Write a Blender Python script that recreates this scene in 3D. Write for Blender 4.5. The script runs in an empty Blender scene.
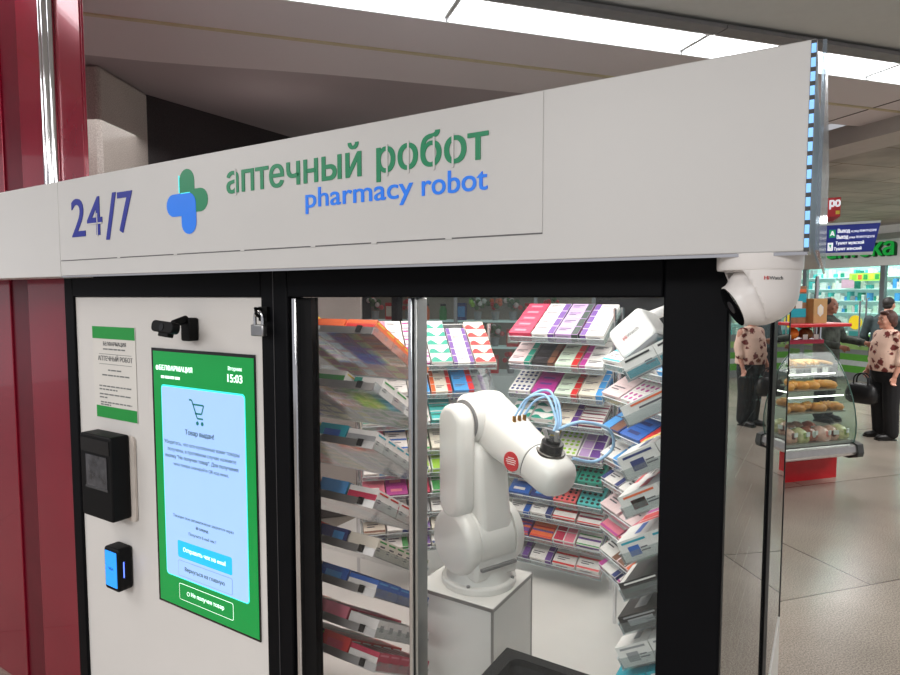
import bpy, bmesh, math, random
from math import radians as R, sin, cos, pi, sqrt
from mathutils import Vector as V, Matrix as M
from mathutils.geometry import delaunay_2d_cdt

random.seed(7)
scn = bpy.context.scene
col = scn.collection

# ------------------------------------------------------------------ materials
MATS = {}
def lin(c):
    return tuple((x / 255.0 / 12.92) if x / 255.0 <= 0.04045 else ((x / 255.0 + 0.055) / 1.055) ** 2.4 for x in c)

def mat(name, c, rough=0.5, metal=0.0, emit=0.0, vary=0.06, scale=14.0, bump=0.0, spec=0.5, coat=0.0, ecol=None):
    """procedural principled material: colour broken up by a noise, optional bump / emission"""
    if name in MATS: return MATS[name]
    m = bpy.data.materials.new(name); m.use_nodes = True
    nt = m.node_tree; b = nt.nodes['Principled BSDF']
    c = lin(c)
    tc = nt.nodes.new('ShaderNodeTexCoord'); n = nt.nodes.new('ShaderNodeTexNoise')
    n.inputs['Scale'].default_value = scale; n.inputs['Detail'].default_value = 4
    nt.links.new(tc.outputs['Object'], n.inputs['Vector'])
    r = nt.nodes.new('ShaderNodeValToRGB')
    r.color_ramp.elements[0].position = .3; r.color_ramp.elements[1].position = .7
    r.color_ramp.elements[0].color = tuple(x * (1 - vary) for x in c) + (1,)
    r.color_ramp.elements[1].color = tuple(min(1, x * (1 + vary)) for x in c) + (1,)
    nt.links.new(n.outputs['Fac'], r.inputs['Fac']); nt.links.new(r.outputs['Color'], b.inputs['Base Color'])
    b.inputs['Roughness'].default_value = rough; b.inputs['Metallic'].default_value = metal
    b.inputs['Specular IOR Level'].default_value = spec
    if coat: b.inputs['Coat Weight'].default_value = coat; b.inputs['Coat Roughness'].default_value = .05
    if emit:
        b.inputs['Emission Color'].default_value = (lin(ecol) if ecol else c) + (1,); b.inputs['Emission Strength'].default_value = emit
    if bump:
        bp = nt.nodes.new('ShaderNodeBump'); bp.inputs['Strength'].default_value = bump; bp.inputs['Distance'].default_value = .01
        nt.links.new(n.outputs['Fac'], bp.inputs['Height']); nt.links.new(bp.outputs['Normal'], b.inputs['Normal'])
    MATS[name] = m
    return m

def glassy(name, tint, body=0.05, ior=1.45, rough=0.0, bodycol=(230, 235, 235), mx=1.0):
    """thin sheet: transparent body with a little milky diffuse and fresnel reflection"""
    if name in MATS: return MATS[name]
    m = bpy.data.materials.new(name); m.use_nodes = True
    nt = m.node_tree; nt.nodes.clear(); N = nt.nodes.new; L = nt.links.new
    out = N('ShaderNodeOutputMaterial'); tr = N('ShaderNodeBsdfTransparent'); df = N('ShaderNodeBsdfDiffuse'); gl = N('ShaderNodeBsdfGlossy')
    fr = N('ShaderNodeFresnel'); m1 = N('ShaderNodeMixShader'); m2 = N('ShaderNodeMixShader'); mul = N('ShaderNodeMath'); mul.operation = 'MULTIPLY'
    tr.inputs['Color'].default_value = lin(tint) + (1,); df.inputs['Color'].default_value = lin(bodycol) + (1,)
    gl.inputs['Roughness'].default_value = rough; gl.inputs['Color'].default_value = (1, 1, 1, 1)
    ge = N('ShaderNodeNewGeometry'); mi_ = N('ShaderNodeMapRange'); mi_.inputs['To Min'].default_value = ior; mi_.inputs['To Max'].default_value = 1 / ior
    L(ge.outputs['Backfacing'], mi_.inputs['Value']); L(mi_.outputs['Result'], fr.inputs['IOR']); m1.inputs['Fac'].default_value = body; mul.inputs[1].default_value = mx
    nz = N('ShaderNodeTexNoise'); nz.inputs['Scale'].default_value = 6; mr = N('ShaderNodeMapRange')
    mr.inputs['To Min'].default_value = body * .8; mr.inputs['To Max'].default_value = body * 1.2
    L(nz.outputs['Fac'], mr.inputs['Value']); L(mr.outputs['Result'], m1.inputs['Fac'])
    L(tr.outputs[0], m1.inputs[1]); L(df.outputs[0], m1.inputs[2]); L(m1.outputs[0], m2.inputs[1]); L(gl.outputs[0], m2.inputs[2])
    L(fr.outputs[0], mul.inputs[0]); L(mul.outputs[0], m2.inputs['Fac']); L(m2.outputs[0], out.inputs['Surface'])
    MATS[name] = m
    return m

def granite(name, c1, c2, rough=0.25, scale=220.0, grid=None, joint=(90, 86, 80), rot=0.0, off=(0, 0)):
    m = bpy.data.materials.new(name); m.use_nodes = True
    nt = m.node_tree; b = nt.nodes['Principled BSDF']; N = nt.nodes.new; L = nt.links.new
    tc = N('ShaderNodeTexCoord'); mp = N('ShaderNodeMapping'); mp.inputs['Rotation'].default_value = (0, 0, rot)
    mp.inputs['Location'].default_value = (off[0], off[1], 0)
    L(tc.outputs['Object'], mp.inputs['Vector'])
    n = N('ShaderNodeTexNoise'); n.inputs['Scale'].default_value = scale; n.inputs['Detail'].default_value = 3
    L(mp.outputs[0], n.inputs['Vector'])
    n2 = N('ShaderNodeTexNoise'); n2.inputs['Scale'].default_value = 1.3; n2.inputs['Detail'].default_value = 5
    L(mp.outputs[0], n2.inputs['Vector'])
    r = N('ShaderNodeValToRGB'); r.color_ramp.elements[0].position = .38; r.color_ramp.elements[1].position = .62
    r.color_ramp.elements[0].color = lin(c1) + (1,); r.color_ramp.elements[1].color = lin(c2) + (1,)
    L(n.outputs['Fac'], r.inputs['Fac'])
    mx = N('ShaderNodeMix'); mx.data_type = 'RGBA'; mx.blend_type = 'MULTIPLY'; mx.inputs['Factor'].default_value = .55
    r2 = N('ShaderNodeValToRGB'); r2.color_ramp.elements[0].position = .3; r2.color_ramp.elements[0].color = (.55, .55, .55, 1); r2.color_ramp.elements[1].position = .65
    L(n2.outputs['Fac'], r2.inputs['Fac']); L(r.outputs['Color'], mx.inputs[6]); L(r2.outputs['Color'], mx.inputs[7])
    last = mx.outputs[2]
    if grid:
        bk = N('ShaderNodeTexBrick'); bk.offset = grid[3] if len(grid) > 3 else 0
        bk.inputs['Scale'].default_value = 1; bk.inputs['Brick Width'].default_value = grid[0]; bk.inputs['Row Height'].default_value = grid[1]
        bk.inputs['Mortar Size'].default_value = grid[2]; bk.inputs['Mortar Smooth'].default_value = .1
        bk.inputs['Color1'].default_value = (1, 1, 1, 1); bk.inputs['Color2'].default_value = (.74, .74, .73, 1); bk.inputs['Mortar'].default_value = lin(joint) + (1,)
        L(mp.outputs[0], bk.inputs['Vector'])
        m2 = N('ShaderNodeMix'); m2.data_type = 'RGBA'; m2.blend_type = 'MULTIPLY'; m2.inputs['Factor'].default_value = 1
        L(last, m2.inputs[6]); L(bk.outputs['Color'], m2.inputs[7]); last = m2.outputs[2]
    L(last, b.inputs['Base Color']); b.inputs['Roughness'].default_value = rough
    MATS[name] = m
    return m

# ------------------------------------------------------------------ mesh builder
class MB:
    def __init__(s): s.v = []; s.f = []; s.m = []; s.mats = []
    def mi(s, m):
        if m not in s.mats: s.mats.append(m)
        return s.mats.index(m)
    def add(s, verts, faces, m, T=None):
        o = len(s.v); k = s.mi(m)
        s.v += [tuple(T @ V(p)) if T else tuple(p) for p in verts]
        s.f += [tuple(o + i for i in f) for f in faces]; s.m += [k] * len(faces)
        return s
    def box(s, a, b, m, T=None):
        (x0, y0, z0), (x1, y1, z1) = a, b
        vs = [(x0, y0, z0), (x1, y0, z0), (x1, y1, z0), (x0, y1, z0), (x0, y0, z1), (x1, y0, z1), (x1, y1, z1), (x0, y1, z1)]
        fs = [(0, 3, 2, 1), (4, 5, 6, 7), (0, 1, 5, 4), (1, 2, 6, 5), (2, 3, 7, 6), (3, 0, 4, 7)]
        return s.add(vs, fs, m, T)
    def cbox(s, c, d, m, T=None):
        return s.box([c[i] - d[i] / 2 for i in range(3)], [c[i] + d[i] / 2 for i in range(3)], m, T)
    def quad(s, pts, m, T=None): return s.add(pts, [tuple(range(len(pts)))], m, T)
    def prism(s, poly, y0, y1, m, T=None):
        """poly in (x, z), extruded along y"""
        n = len(poly)
        vs = [(x, y0, z) for x, z in poly] + [(x, y1, z) for x, z in poly]
        fs = [tuple(range(n)), tuple(range(2 * n - 1, n - 1, -1))] + [(i, n + i, n + (i + 1) % n, (i + 1) % n) for i in range(n)]
        return s.add(vs, fs, m, T)
    def lathe(s, prof, m, T=None, seg=32):
        """prof: (r, z) pairs about local z"""
        vs = []; fs = []
        for r, z in prof:
            for k in range(seg):
                a = 2 * pi * k / seg; vs.append((r * cos(a), r * sin(a), z))
        for i in range(len(prof) - 1):
            for k in range(seg):
                k2 = (k + 1) % seg
                fs.append((i * seg + k, i * seg + k2, (i + 1) * seg + k2, (i + 1) * seg + k))
        fs.append(tuple(range(seg - 1, -1, -1))); n = (len(prof) - 1) * seg; fs.append(tuple(n + k for k in range(seg)))
        return s.add(vs, fs, m, T)
    def cyl(s, p, q, r, m, r2=None, seg=20, bev=0.0):
        p = V(p); q = V(q); d = q - p; L = d.length; r2 = r if r2 is None else r2
        T = M.Translation(p) @ d.to_track_quat('Z', 'Y').to_matrix().to_4x4()
        pr = [(max(r - bev, 1e-4), 0), (r, bev), (r2, L - bev), (max(r2 - bev, 1e-4), L)] if bev else [(r, 0), (r2, L)]
        return s.lathe(pr, m, T, seg)
    def tube(s, pts, r, m, seg=8):
        rs = r if isinstance(r, (list, tuple)) else [r] * len(pts)
        pts = [V(p) for p in pts]; n = len(pts); vs = []; fs = []
        up = V((0.13, 0.21, 0.97)).normalized()
        for i, p in enumerate(pts):
            t = (pts[min(i + 1, n - 1)] - pts[max(i - 1, 0)]).normalized()
            a = t.cross(up)
            if a.length < 1e-3: a = t.cross(V((1, 0, 0)))
            a.normalize(); b = a.cross(t).normalized()
            for k in range(seg):
                th = 2 * pi * k / seg; vs.append(p + (a * cos(th) + b * sin(th)) * rs[i])
        for i in range(n - 1):
            for k in range(seg):
                k2 = (k + 1) % seg; fs.append((i * seg + k, i * seg + k2, (i + 1) * seg + k2, (i + 1) * seg + k))
        fs.append(tuple(range(seg - 1, -1, -1))); fs.append(tuple((n - 1) * seg + k for k in range(seg)))
        return s.add(vs, fs, m)
    def rings(s, rings, m, T=None, caps=True):
        n = len(rings[0]); vs = [p for r in rings for p in r]; fs = []
        for i in range(len(rings) - 1):
            for k in range(n):
                k2 = (k + 1) % n; fs.append((i * n + k, i * n + k2, (i + 1) * n + k2, (i + 1) * n + k))
        if caps: fs.append(tuple(range(n - 1, -1, -1))); b = (len(rings) - 1) * n; fs.append(tuple(b + k for k in range(n)))
        return s.add(vs, fs, m, T)
    def ball(s, c, r, m, seg=16, rows=10, T=None):
        rr = r if isinstance(r, (tuple, list)) else (r, r, r)
        vs = []; fs = []
        for i in range(1, rows):
            ph = pi * i / rows
            for k in range(seg):
                a = 2 * pi * k / seg; vs.append((c[0] + rr[0] * sin(ph) * cos(a), c[1] + rr[1] * sin(ph) * sin(a), c[2] + rr[2] * cos(ph)))
        top = len(vs); vs.append((c[0], c[1], c[2] + rr[2])); bot = len(vs); vs.append((c[0], c[1], c[2] - rr[2]))
        for i in range(rows - 2):
            for k in range(seg):
                k2 = (k + 1) % seg; fs.append((i * seg + k, (i + 1) * seg + k, (i + 1) * seg + k2, i * seg + k2))
        for k in range(seg):
            fs.append((top, k, (k + 1) % seg)); fs.append((bot, (rows - 2) * seg + (k + 1) % seg, (rows - 2) * seg + k))
        return s.add(vs, fs, m, T)
    def mesh(s, name, smooth=None):
        me = bpy.data.meshes.new(name); me.from_pydata(s.v, [], s.f)
        for m in s.mats: me.materials.append(m)
        me.polygons.foreach_set('material_index', s.m)
        bm = bmesh.new(); bm.from_mesh(me); bmesh.ops.recalc_face_normals(bm, faces=bm.faces); bm.to_mesh(me); bm.free()
        if smooth:
            me.polygons.foreach_set('use_smooth', [True] * len(me.polygons)); me.set_sharp_from_angle(angle=R(smooth))
        me.update(); return me
    def build(s, name, parent=None, smooth=None, bevel=0.0, T=None, label=None, seg=2):
        o = bpy.data.objects.new(name, s.mesh(name, smooth)); col.objects.link(o)
        if parent: o.parent = parent
        if T is not None: o.matrix_basis = T
        if bevel:
            b = o.modifiers.new('b', 'BEVEL'); b.width = bevel; b.segments = seg; b.limit_method = 'ANGLE'; b.angle_limit = R(40)
            if not smooth:
                o.data.polygons.foreach_set('use_smooth', [True] * len(o.data.polygons)); o.data.set_sharp_from_angle(angle=R(30))
            b.harden_normals = False
        if label: o['label'] = label
        return o

def thing(name, label, cat, loc=(0, 0, 0), rz=0.0, group=None, T=None):
    o = bpy.data.objects.new(name, None); col.objects.link(o); o.empty_display_size = .05
    if T is not None: o.matrix_basis = T
    else: o.location = loc; o.rotation_euler = (0, 0, rz)
    return tag(o, label, cat, group)
def tag(o, label, cat, group=None, kind=None):
    o['label'] = label; o['category'] = cat
    if group: o['group'] = group
    if kind: o['kind'] = kind
    return o
def struct(o): o['kind'] = 'structure'; return o

def text_mb(body, m, x0=None, x1=None, z0=None, z1=None, y=0.0, depth=0.0015, mb=None, size=None, align='L', bold=0.0, T=None, shear=0.0):
    """flat lettering standing in the local XZ plane, read from -Y; fitted to the box given (or to height with size)"""
    cu = bpy.data.curves.new('t', 'FONT'); cu.body = body; cu.size = 1; cu.extrude = .01; cu.resolution_u = 4
    cu.align_x = 'LEFT'; cu.space_line = .95
    ob = bpy.data.objects.new('t', cu); me = bpy.data.meshes.new_from_object(ob)
    # take the outline loops from the side walls and fill every outline with its own holes (overlapping strokes stay clean)
    nxt = {}
    for p in me.polygons:
        f = [i for i in p.vertices if me.vertices[i].co.z > 0]
        if len(p.vertices) == 4 and len(f) == 2:
            q = list(p.vertices); a, b = f
            if q[(q.index(a) + 1) % 4] != b: a, b = b, a
            nxt[a] = b
    loops = []; seen = set()
    for a in list(nxt):
        if a in seen: continue
        L = []; k = a
        while k not in seen and k in nxt: seen.add(k); L.append(V((me.vertices[k].co.x, me.vertices[k].co.y, 0))); k = nxt[k]
        if len(L) > 2: loops.append(L)
    def sarea(L): return sum(L[i].x * L[(i + 1) % len(L)].y - L[(i + 1) % len(L)].x * L[i].y for i in range(len(L))) / 2
    def inside(p, L):
        c = False
        for i in range(len(L)):
            a, b = L[i], L[i - 1]
            if (a.y > p.y) != (b.y > p.y) and p.x < (b.x - a.x) * (p.y - a.y) / (b.y - a.y) + a.x: c = not c
        return c
    def wind(p, L):
        w_ = 0
        for i in range(len(L)):
            a, b = L[i - 1], L[i]; cr = (b.x - a.x) * (p.y - a.y) - (p.x - a.x) * (b.y - a.y)
            if a.y <= p.y < b.y and cr > 0: w_ += 1
            if b.y <= p.y < a.y and cr < 0: w_ -= 1
        return w_
    vs = []; fs = []
    if loops:
        hs_ = []
        for h_ in loops:
            own = [L for L in loops if L is not h_ and abs(sarea(L)) > abs(sarea(h_)) and sum(inside(p, L) for p in h_) > .7 * len(h_)]
            if own: hs_.append((h_, min(own, key=lambda L: abs(sarea(L)))))
        hid = {id(h_) for h_, _ in hs_}; outs = [L for L in loops if id(L) not in hid]; holes = {id(L): [] for L in outs}
        for h_, L in hs_:
            if id(L) in holes: holes[id(L)].append(h_)
        for L in outs:
            grp = [L] + holes[id(L)]; base_ = len(vs); flat = [p for g in grp for p in g]
            ed = []; o_ = 0
            for g in grp: ed += [(o_ + k, o_ + (k + 1) % len(g)) for k in range(len(g))]; o_ += len(g)
            cv, _e, cf = delaunay_2d_cdt([V((p.x, p.y)) for p in flat], ed, [], 0, 1e-6)[:3]
            vs += [V((p.x, p.y, .01)) for p in cv]
            for t_ in cf:
                c_ = sum((cv[k] for k in t_), V((0, 0))) / len(t_)
                if wind(c_, L) and not any(inside(c_, g) for g in grp[1:]): fs.append(tuple(base_ + k for k in t_))
            for g in grp:
                o_ = len(vs); n_ = len(g); vs += [V((p.x, p.y, z)) for z in (.01, -.01) for p in g]
                fs += [(o_ + k, o_ + (k + 1) % n_, o_ + n_ + (k + 1) % n_, o_ + n_ + k) for k in range(n_)]
    bpy.data.objects.remove(ob); bpy.data.meshes.remove(me); bpy.data.curves.remove(cu)
    mb = mb or MB()
    if not vs: return mb
    ax, bx = min(v.x for v in vs), max(v.x for v in vs); az, bz = min(v.y for v in vs), max(v.y for v in vs)
    if size: sx = sz = size
    else:
        sz = (z1 - z0) / (bz - az) if z1 is not None and z0 is not None else None
        sx = (x1 - x0) / (bx - ax) if x1 is not None else sz
        if sz is None: sz = sx
    w = (bx - ax) * sx
    ox = (x0 if x0 is not None else 0.0)
    if size and align == 'C': ox -= w / 2
    if size and align == 'R': ox -= w
    oz = z0 if z0 is not None else 0.0
    if size: pts = [(ox + (v.x - ax) * sx, y - (v.z + .01) / .02 * depth, oz + v.y * sz) for v in vs]
    else: pts = [(ox + (v.x - ax) * sx + shear * (v.y - az) * sz, y - (v.z + .01) / .02 * depth, oz + (v.y - az) * sz) for v in vs]
    if bold:
        k = bold * (size or sz) * .9
        for i, (dx, dz) in enumerate(((-k, -k * .5), (k, k * .5), (-k, k * .5), (k, -k * .5))): mb.add([(p[0] + dx, p[1] - i * depth * .12, p[2] + dz) for p in pts], fs, m, T)
        return mb
    return mb.add(pts, fs, m, T)

def rrect(x0, z0, x1, z1, r, n=5):
    p = []
    for cx, cz, a0 in ((x1 - r, z1 - r, 0), (x0 + r, z1 - r, 90), (x0 + r, z0 + r, 180), (x1 - r, z0 + r, 270)):
        for k in range(n + 1):
            a = R(a0 + 90 * k / n); p.append((cx + r * cos(a), cz + r * sin(a)))
    return p

# common materials
white_panel = mat('white_panel', (214, 211, 208), .35, vary=.02, scale=3)
fascia_white = mat('fascia_white', (208, 207, 206), .42, vary=.025, scale=2)
frame_black = mat('frame_black', (3, 4, 8), .55, vary=.15, spec=.12)
black_plastic = mat('black_plastic', (6, 6, 8), .55, vary=.15, spec=.2)
black_gloss = mat('black_gloss', (10, 10, 12), .08, vary=.1)
dark_grey = mat('dark_grey', (62, 62, 64), .5)
chrome = mat('chrome', (215, 215, 218), .12, 1.0, vary=.03)
steel = mat('steel', (168, 168, 170), .32, 1.0, vary=.08, scale=40)
brushed = mat('brushed_aluminium', (190, 188, 186), .3, .9, vary=.05, scale=30)
robot_white = mat('robot_white', (228, 224, 219), .3, vary=.015, coat=.25)
robot_shade = mat('robot_seam', (120, 118, 118), .5)
red = mat('red_paint', (196, 26, 34), .35)
ink = mat('ink', (40, 48, 54), .6)
glass_front = glassy('front_glass', (247, 250, 250), .012, 1.4, mx=.5)
glass_haze = glassy('glass_reflected_haze', (240, 240, 240), .014, 1.4, bodycol=(205, 196, 190), mx=.4)  # milky warm body imitates the haze of reflections on this pane
glass_side = glassy('side_glass', (150, 160, 160), .04, 2.8)
glass_rear = glassy('rear_glass', (240, 246, 246), .01, 1.4, mx=.5)
acrylic = glassy('acrylic', (240, 243, 243), .06, 1.45, rough=.08, bodycol=(225, 230, 232))
acrylic_lip = glassy('acrylic_lip', (225, 230, 232), .14, 1.5, rough=.1, bodycol=(228, 232, 234))

acrylic_edge = mat('acrylic_edge', (214, 222, 224), .2, vary=.02)
# ------------------------------------------------------------------ camera
cam_d = bpy.data.cameras.new('camera'); cam = bpy.data.objects.new('camera', cam_d); col.objects.link(cam)
F, YAW, PIT = 615.0, R(31.71), math.atan(41.5 / 615)
cam_d.sensor_width = 36; cam_d.lens = 36 * F / 900; cam_d.clip_start = .02; cam_d.clip_end = 200
cam.location = (0, 0, 1.8); cam.rotation_euler = (pi / 2 - PIT, 0, YAW); scn.camera = cam

# hall grid: floor slabs, ceiling and far shops run along A / B, turned about 49 degrees from the kiosk
A = V((.656, .755, 0)); B = V((.755, -.656, 0)); HA = math.atan2(A.y, A.x)

# ------------------------------------------------------------------ hall shell
floor_m = granite('terrazzo_floor', (140, 130, 119), (186, 175, 162), .22, 130, (2.6, 1.7, .005, .5), (120, 110, 98), -HA, (.28, .62))
o = MB().box((-14, -5, -.1), (14, 26, 0), floor_m).build('floor'); struct(o)
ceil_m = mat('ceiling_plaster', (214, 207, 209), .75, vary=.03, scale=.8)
ceil_shaded = mat('ceiling_shaded_plaster', (176, 166, 170), .8, vary=.05, scale=.8)  # recess plaster coloured darker to stand in for its lack of light
ceil_far = granite('ceiling_far_panels', (180, 166, 156), (204, 190, 180), .55, 2, (1.4, .7, .012, .5), (175, 165, 140), -HA, (.1, .3))
ceil_white = mat('ceiling_white', (206, 208, 206), .7, vary=.02)
def AB(a, b, z=0.0): return tuple(A * a + B * b + V((0, 0, z)))
def slab(name, poly_ab, z0, z1, m):
    mb = MB(); n = len(poly_ab)
    vs = [AB(a, b, z0) for a, b in poly_ab] + [AB(a, b, z1) for a, b in poly_ab]
    mb.add(vs, [tuple(range(n)), tuple(range(n, 2 * n))] + [(i, (i + 1) % n, n + (i + 1) % n, n + i) for i in range(n)], m)
    return struct(mb.build(name))
# main ceiling strip with the swept edge over the dark recess
edge = []
for k in range(25):
    a = -3.0 + 8.22 * k / 24
    b = -4.03 - .12 * math.exp(-((a + .75) / .9) ** 2) - (.45 * ((-.9 - a) / 1.0) ** 2 * .35 if a < -.9 else 0) + (.0 if a < 1 else .02 * (a - 1))
    edge.append((a, b))
slab('ceiling', edge + [(5.22, -3.12), (-3.0, -3.12)], 3.2, 3.34, ceil_m)
slab('ceiling.001', [(-6, -2.82), (16, -2.82), (16, 6), (-6, 6)], 3.24, 3.34, ceil_white)
slab('ceiling.002', [(-6, -9.5), (5.22, -9.5), (5.22, -3.6), (-6, -3.6)], 3.43, 3.5, ceil_shaded)
slab('ceiling.003', [(5.62, -14), (16, -14), (16, -2.82), (5.62, -2.82)], 3.26, 3.34, ceil_far)
slab('ceiling.004', [(-6, -3.12), (-3, -3.12), (-3, -2.82), (-6, -2.82)], 3.24, 3.34, ceil_white)
# soffit beams and beige panel joints beside the cross light
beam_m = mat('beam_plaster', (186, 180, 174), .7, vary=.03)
joint_m = mat('joint_brass', (196, 184, 150), .5)
def ab_box(mb, a0, a1, b0, b1, z0, z1, m):
    vs = [AB(a, b, z) for z in (z0, z1) for a, b in ((a0, b0), (a1, b0), (a1, b1), (a0, b1))]
    mb.add(vs, [(0, 3, 2, 1), (4, 5, 6, 7), (0, 1, 5, 4), (1, 2, 6, 5), (2, 3, 7, 6), (3, 0, 4, 7)], m); return mb
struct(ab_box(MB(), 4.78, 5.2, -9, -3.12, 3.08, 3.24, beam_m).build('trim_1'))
struct(ab_box(MB(), -3, 5.2, -3.56, -3.535, 3.192, 3.2, joint_m).build('trim_2'))
mb = MB()
for a in (3.3, 4.4): ab_box(mb, a, a + .01, -4.0, -3.12, 3.196, 3.2, mat('joint_dark', (96, 88, 84), .7))
struct(mb.build('trim_3'))

# fluorescent troughs
lamp_m = mat('lamp_white', (250, 252, 255), .4, emit=5.5, vary=.0)
trough_m = mat('trough_white', (235, 236, 236), .4, vary=.01)
slat_m = mat('trough_slat', (126, 126, 128), .5)
def trough(a0, a1, b0, b1, label, cross=False, z=3.2):
    t = thing('ceiling_light', label, 'ceiling light', AB((a0 + a1) / 2, (b0 + b1) / 2, z), HA + (0 if not cross else -pi / 2), 'fluorescent ceiling light troughs')
    L = (b1 - b0 if cross else a1 - a0) / 2 - .004; W = (a1 - a0 if cross else b1 - b0) / 2
    h = MB()
    h.box((-L, -W, .0), (L, -W + .012, .12), trough_m); h.box((-L, W - .012, .0), (L, W, .12), trough_m); h.box((-L, -W, .12), (L, W, .135), trough_m)
    for x in (-L, L - .01): h.box((x, -W, .02), (x + .01, W, .12), trough_m)
    h.build('housing', t)
    d = MB(); d.prism([(-W + .014, .03), (-W * .45, .055), (W * .45, .055), (W - .014, .03), (W - .014, .036), (-W + .014, .036)], -L + .012, L - .012, lamp_m, M.Rotation(pi / 2, 4, 'Z'))
    d.build('diffuser', t)
    s = MB(); s.box((-L, -W - .09, .0), (L, -W - .002, .02), slat_m) if not cross else s.box((-L, W + .002, .0), (L, W + .07, .02), slat_m)
    s.build('slat', t)
for i, a in enumerate((-1.9, -.475, .95, 2.375, 3.8)):
    trough(a, a + 1.425, -3.12, -2.83, ['long white ceiling light at the far left, out past the red pillar', 'long white ceiling light above the left half of the kiosk sign',
        'long white ceiling light directly over the middle of the kiosk sign', 'long white ceiling light above the right half of the kiosk sign',
        'long white ceiling light past the right end of the kiosk sign'][i])
for i, b in enumerate((-3.1, -4.55, -6.0)):
    trough(5.3, 5.58, b - 1.43, b, ['cross ceiling light nearest the kiosk sign corner, beside the plaster beam', 'cross ceiling light in the middle of the row beside the plaster beam',
        'cross ceiling light farthest along the plaster beam'][i], True, 3.2)
# walls and piers at the back left
dark_gran = granite('dark_granite', (44, 38, 40), (66, 58, 60), .35, 160)
lt_gran = granite('light_granite', (186, 174, 166), (226, 216, 208), .18, 150)
struct(MB().box((-4.95, 3.0, 0), (-4.78, 12, 3.43), dark_gran).build('wall_left'))
mb = MB(); mb.box((-.42, -.32, 0), (.30, .32, 3.43), lt_gran)
p = mb.build('column_1', bevel=.03); p.location = (-4.86, 2.62, 0); p.rotation_euler = (0, 0, R(28)); struct(p)
mb = MB(); mb.box((-.5, -.4, 0), (.5, .4, 2.9), lt_gran); mb.box((-.52, -.42, 0), (.52, .42, .12), dark_gran)
p = mb.build('column_2', bevel=.02); p.location = (-3.85, 3.75, 0); p.rotation_euler = (0, 0, HA); struct(p)
struct(MB().box((-9, 12, 0), (-2.5, 12.2, 3.62), dark_gran).build('wall_back'))

# burgundy pillar with chrome strip on the left of the kiosk
burg = mat('burgundy_metal', (146, 10, 44), .24, .35, vary=.10, scale=3, coat=.5)
burg_d = mat('burgundy_dark', (104, 8, 32), .3, .3, vary=.08)
mb = MB()
mb.box((-4.9, 1.308, 0), (-2.46, 1.325, 3.4), burg)
mb.box((-2.935, 1.30, 0), (-2.446, 1.309, 3.4), burg); mb.box((-3.09, 1.304, 0), (-2.935, 1.309, 3.4), burg_d)
mb.box((-4.9, 1.296, 0), (-3.09, 1.309, 3.4), burg)
pil = mb.build('column_3', bevel=.003); struct(pil)
for i, x in enumerate((-2.675, -2.640, -2.712)):
    q = MB().cyl((x, 1.294, 1.95), (x, 1.294, 3.4), (.020, .013, .013)[i], chrome, seg=16).build('chrome_strip', pil, smooth=40)

# ------------------------------------------------------------------ kiosk cabinet
KX0, KX1, KY0, KY1 = -2.252, -.142, 1.11, 3.02
kiosk = thing('kiosk_cabinet', 'black framed glass vending kiosk with white base and service door', 'kiosk', (-1.2, 2.0, 0))
def kb(mb, name, **k):
    o = mb.build(name, kiosk, **k); o.matrix_parent_inverse = M.Translation(kiosk.location).inverted(); return o
frame_in = .10
for nm, a, b in [('post', (KX0, KY0, .36), (KX0 + .055, KY0 + .06, 1.9)), ('post', (-1.268, KY0, .36), (-1.171, KY0 + .06, 1.90)), ('post', (-.2485, KY0, .36), (KX1, KY0 + .03, 1.9)),
                 ('post', (KX1 - .05, KY1 - .05, .36), (KX1, KY1, 1.9)), ('post', (KX0, KY1 - .05, .36), (KX0 + .05, KY1, 1.9)),
                 ('post', (KX1 - .022, 2.05, .36), (KX1 + .004, 2.19, 1.9)),
                 ('header', (KX0 + .055, KY0, 1.797), (-1.268, KY0 + .06, 1.9)), ('header', (-1.171, KY0, 1.797), (-.2485, KY0 + .06, 1.9)),
                 ('header', (KX0 + .05, KY1 - .05, 1.83), (KX1 - .05, KY1, 1.9)), ('header', (KX1 - .05, KY0 + .09, 1.83), (KX1, 2.05, 1.9)), ('header', (KX1 - .05, 2.19, 1.83), (KX1, KY1 - .05, 1.9))]:
    kb(MB().box(a, b, frame_black), nm, bevel=.004)
kb(MB().box((-1.2215, KY0 - .0012, .4), (-1.2195, KY0, 1.9), dark_grey), 'frame_joint')
base_w = mat('kiosk_base_white', (205, 203, 198), .35, vary=.02)
mb = MB(); mb.box((KX0, KY0 + .002, 0), (KX1, KY1, .36), base_w); kb(mb, 'base_panel', bevel=.004)
mb = MB(); mb.box((KX0 + .052, KY0 + .01, .36), (-1.27, KY0 + .05, 1.798), white_panel); kb(mb, 'service_door', bevel=.003)
int_floor = mat('interior_white', (228, 223, 218), .3, vary=.02)
kb(MB().box((KX0 + .03, KY0 + .07, .50), (KX1 - .03, KY1 - .03, .56), int_floor), 'interior_floor')
kb(MB().box((KX0 + .03, KY0 + .06, 1.90), (KX1 - .006, KY1 - .006, 1.93), white_panel), 'roof_panel')
kb(MB().box((-2.1, KY0 + .1, 1.885), (-.3, KY1 - .1, 1.899), mat('led_panel', (250, 250, 246), .5, emit=1.0, vary=0)), 'light_panel')
kb(MB().box((KX1 - .008, KY0 + .03, .40), (KX1 - .002, 2.05, 1.83), glass_side), 'side_glass')
kb(MB().box((KX1 - .008, 2.19, .40), (KX1 - .002, KY1 - .05, 1.83), glass_side), 'side_glass')
kb(MB().box((KX0 + .05, KY1 - .02, .56), (KX1 - .05, KY1 - .014, 1.83), glass_rear), 'rear_glass')
kb(MB().box((KX1 - .05, KY0 + .09, .36), (KX1 + .002, KY1 - .05, .40), base_w), 'sill')
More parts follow.
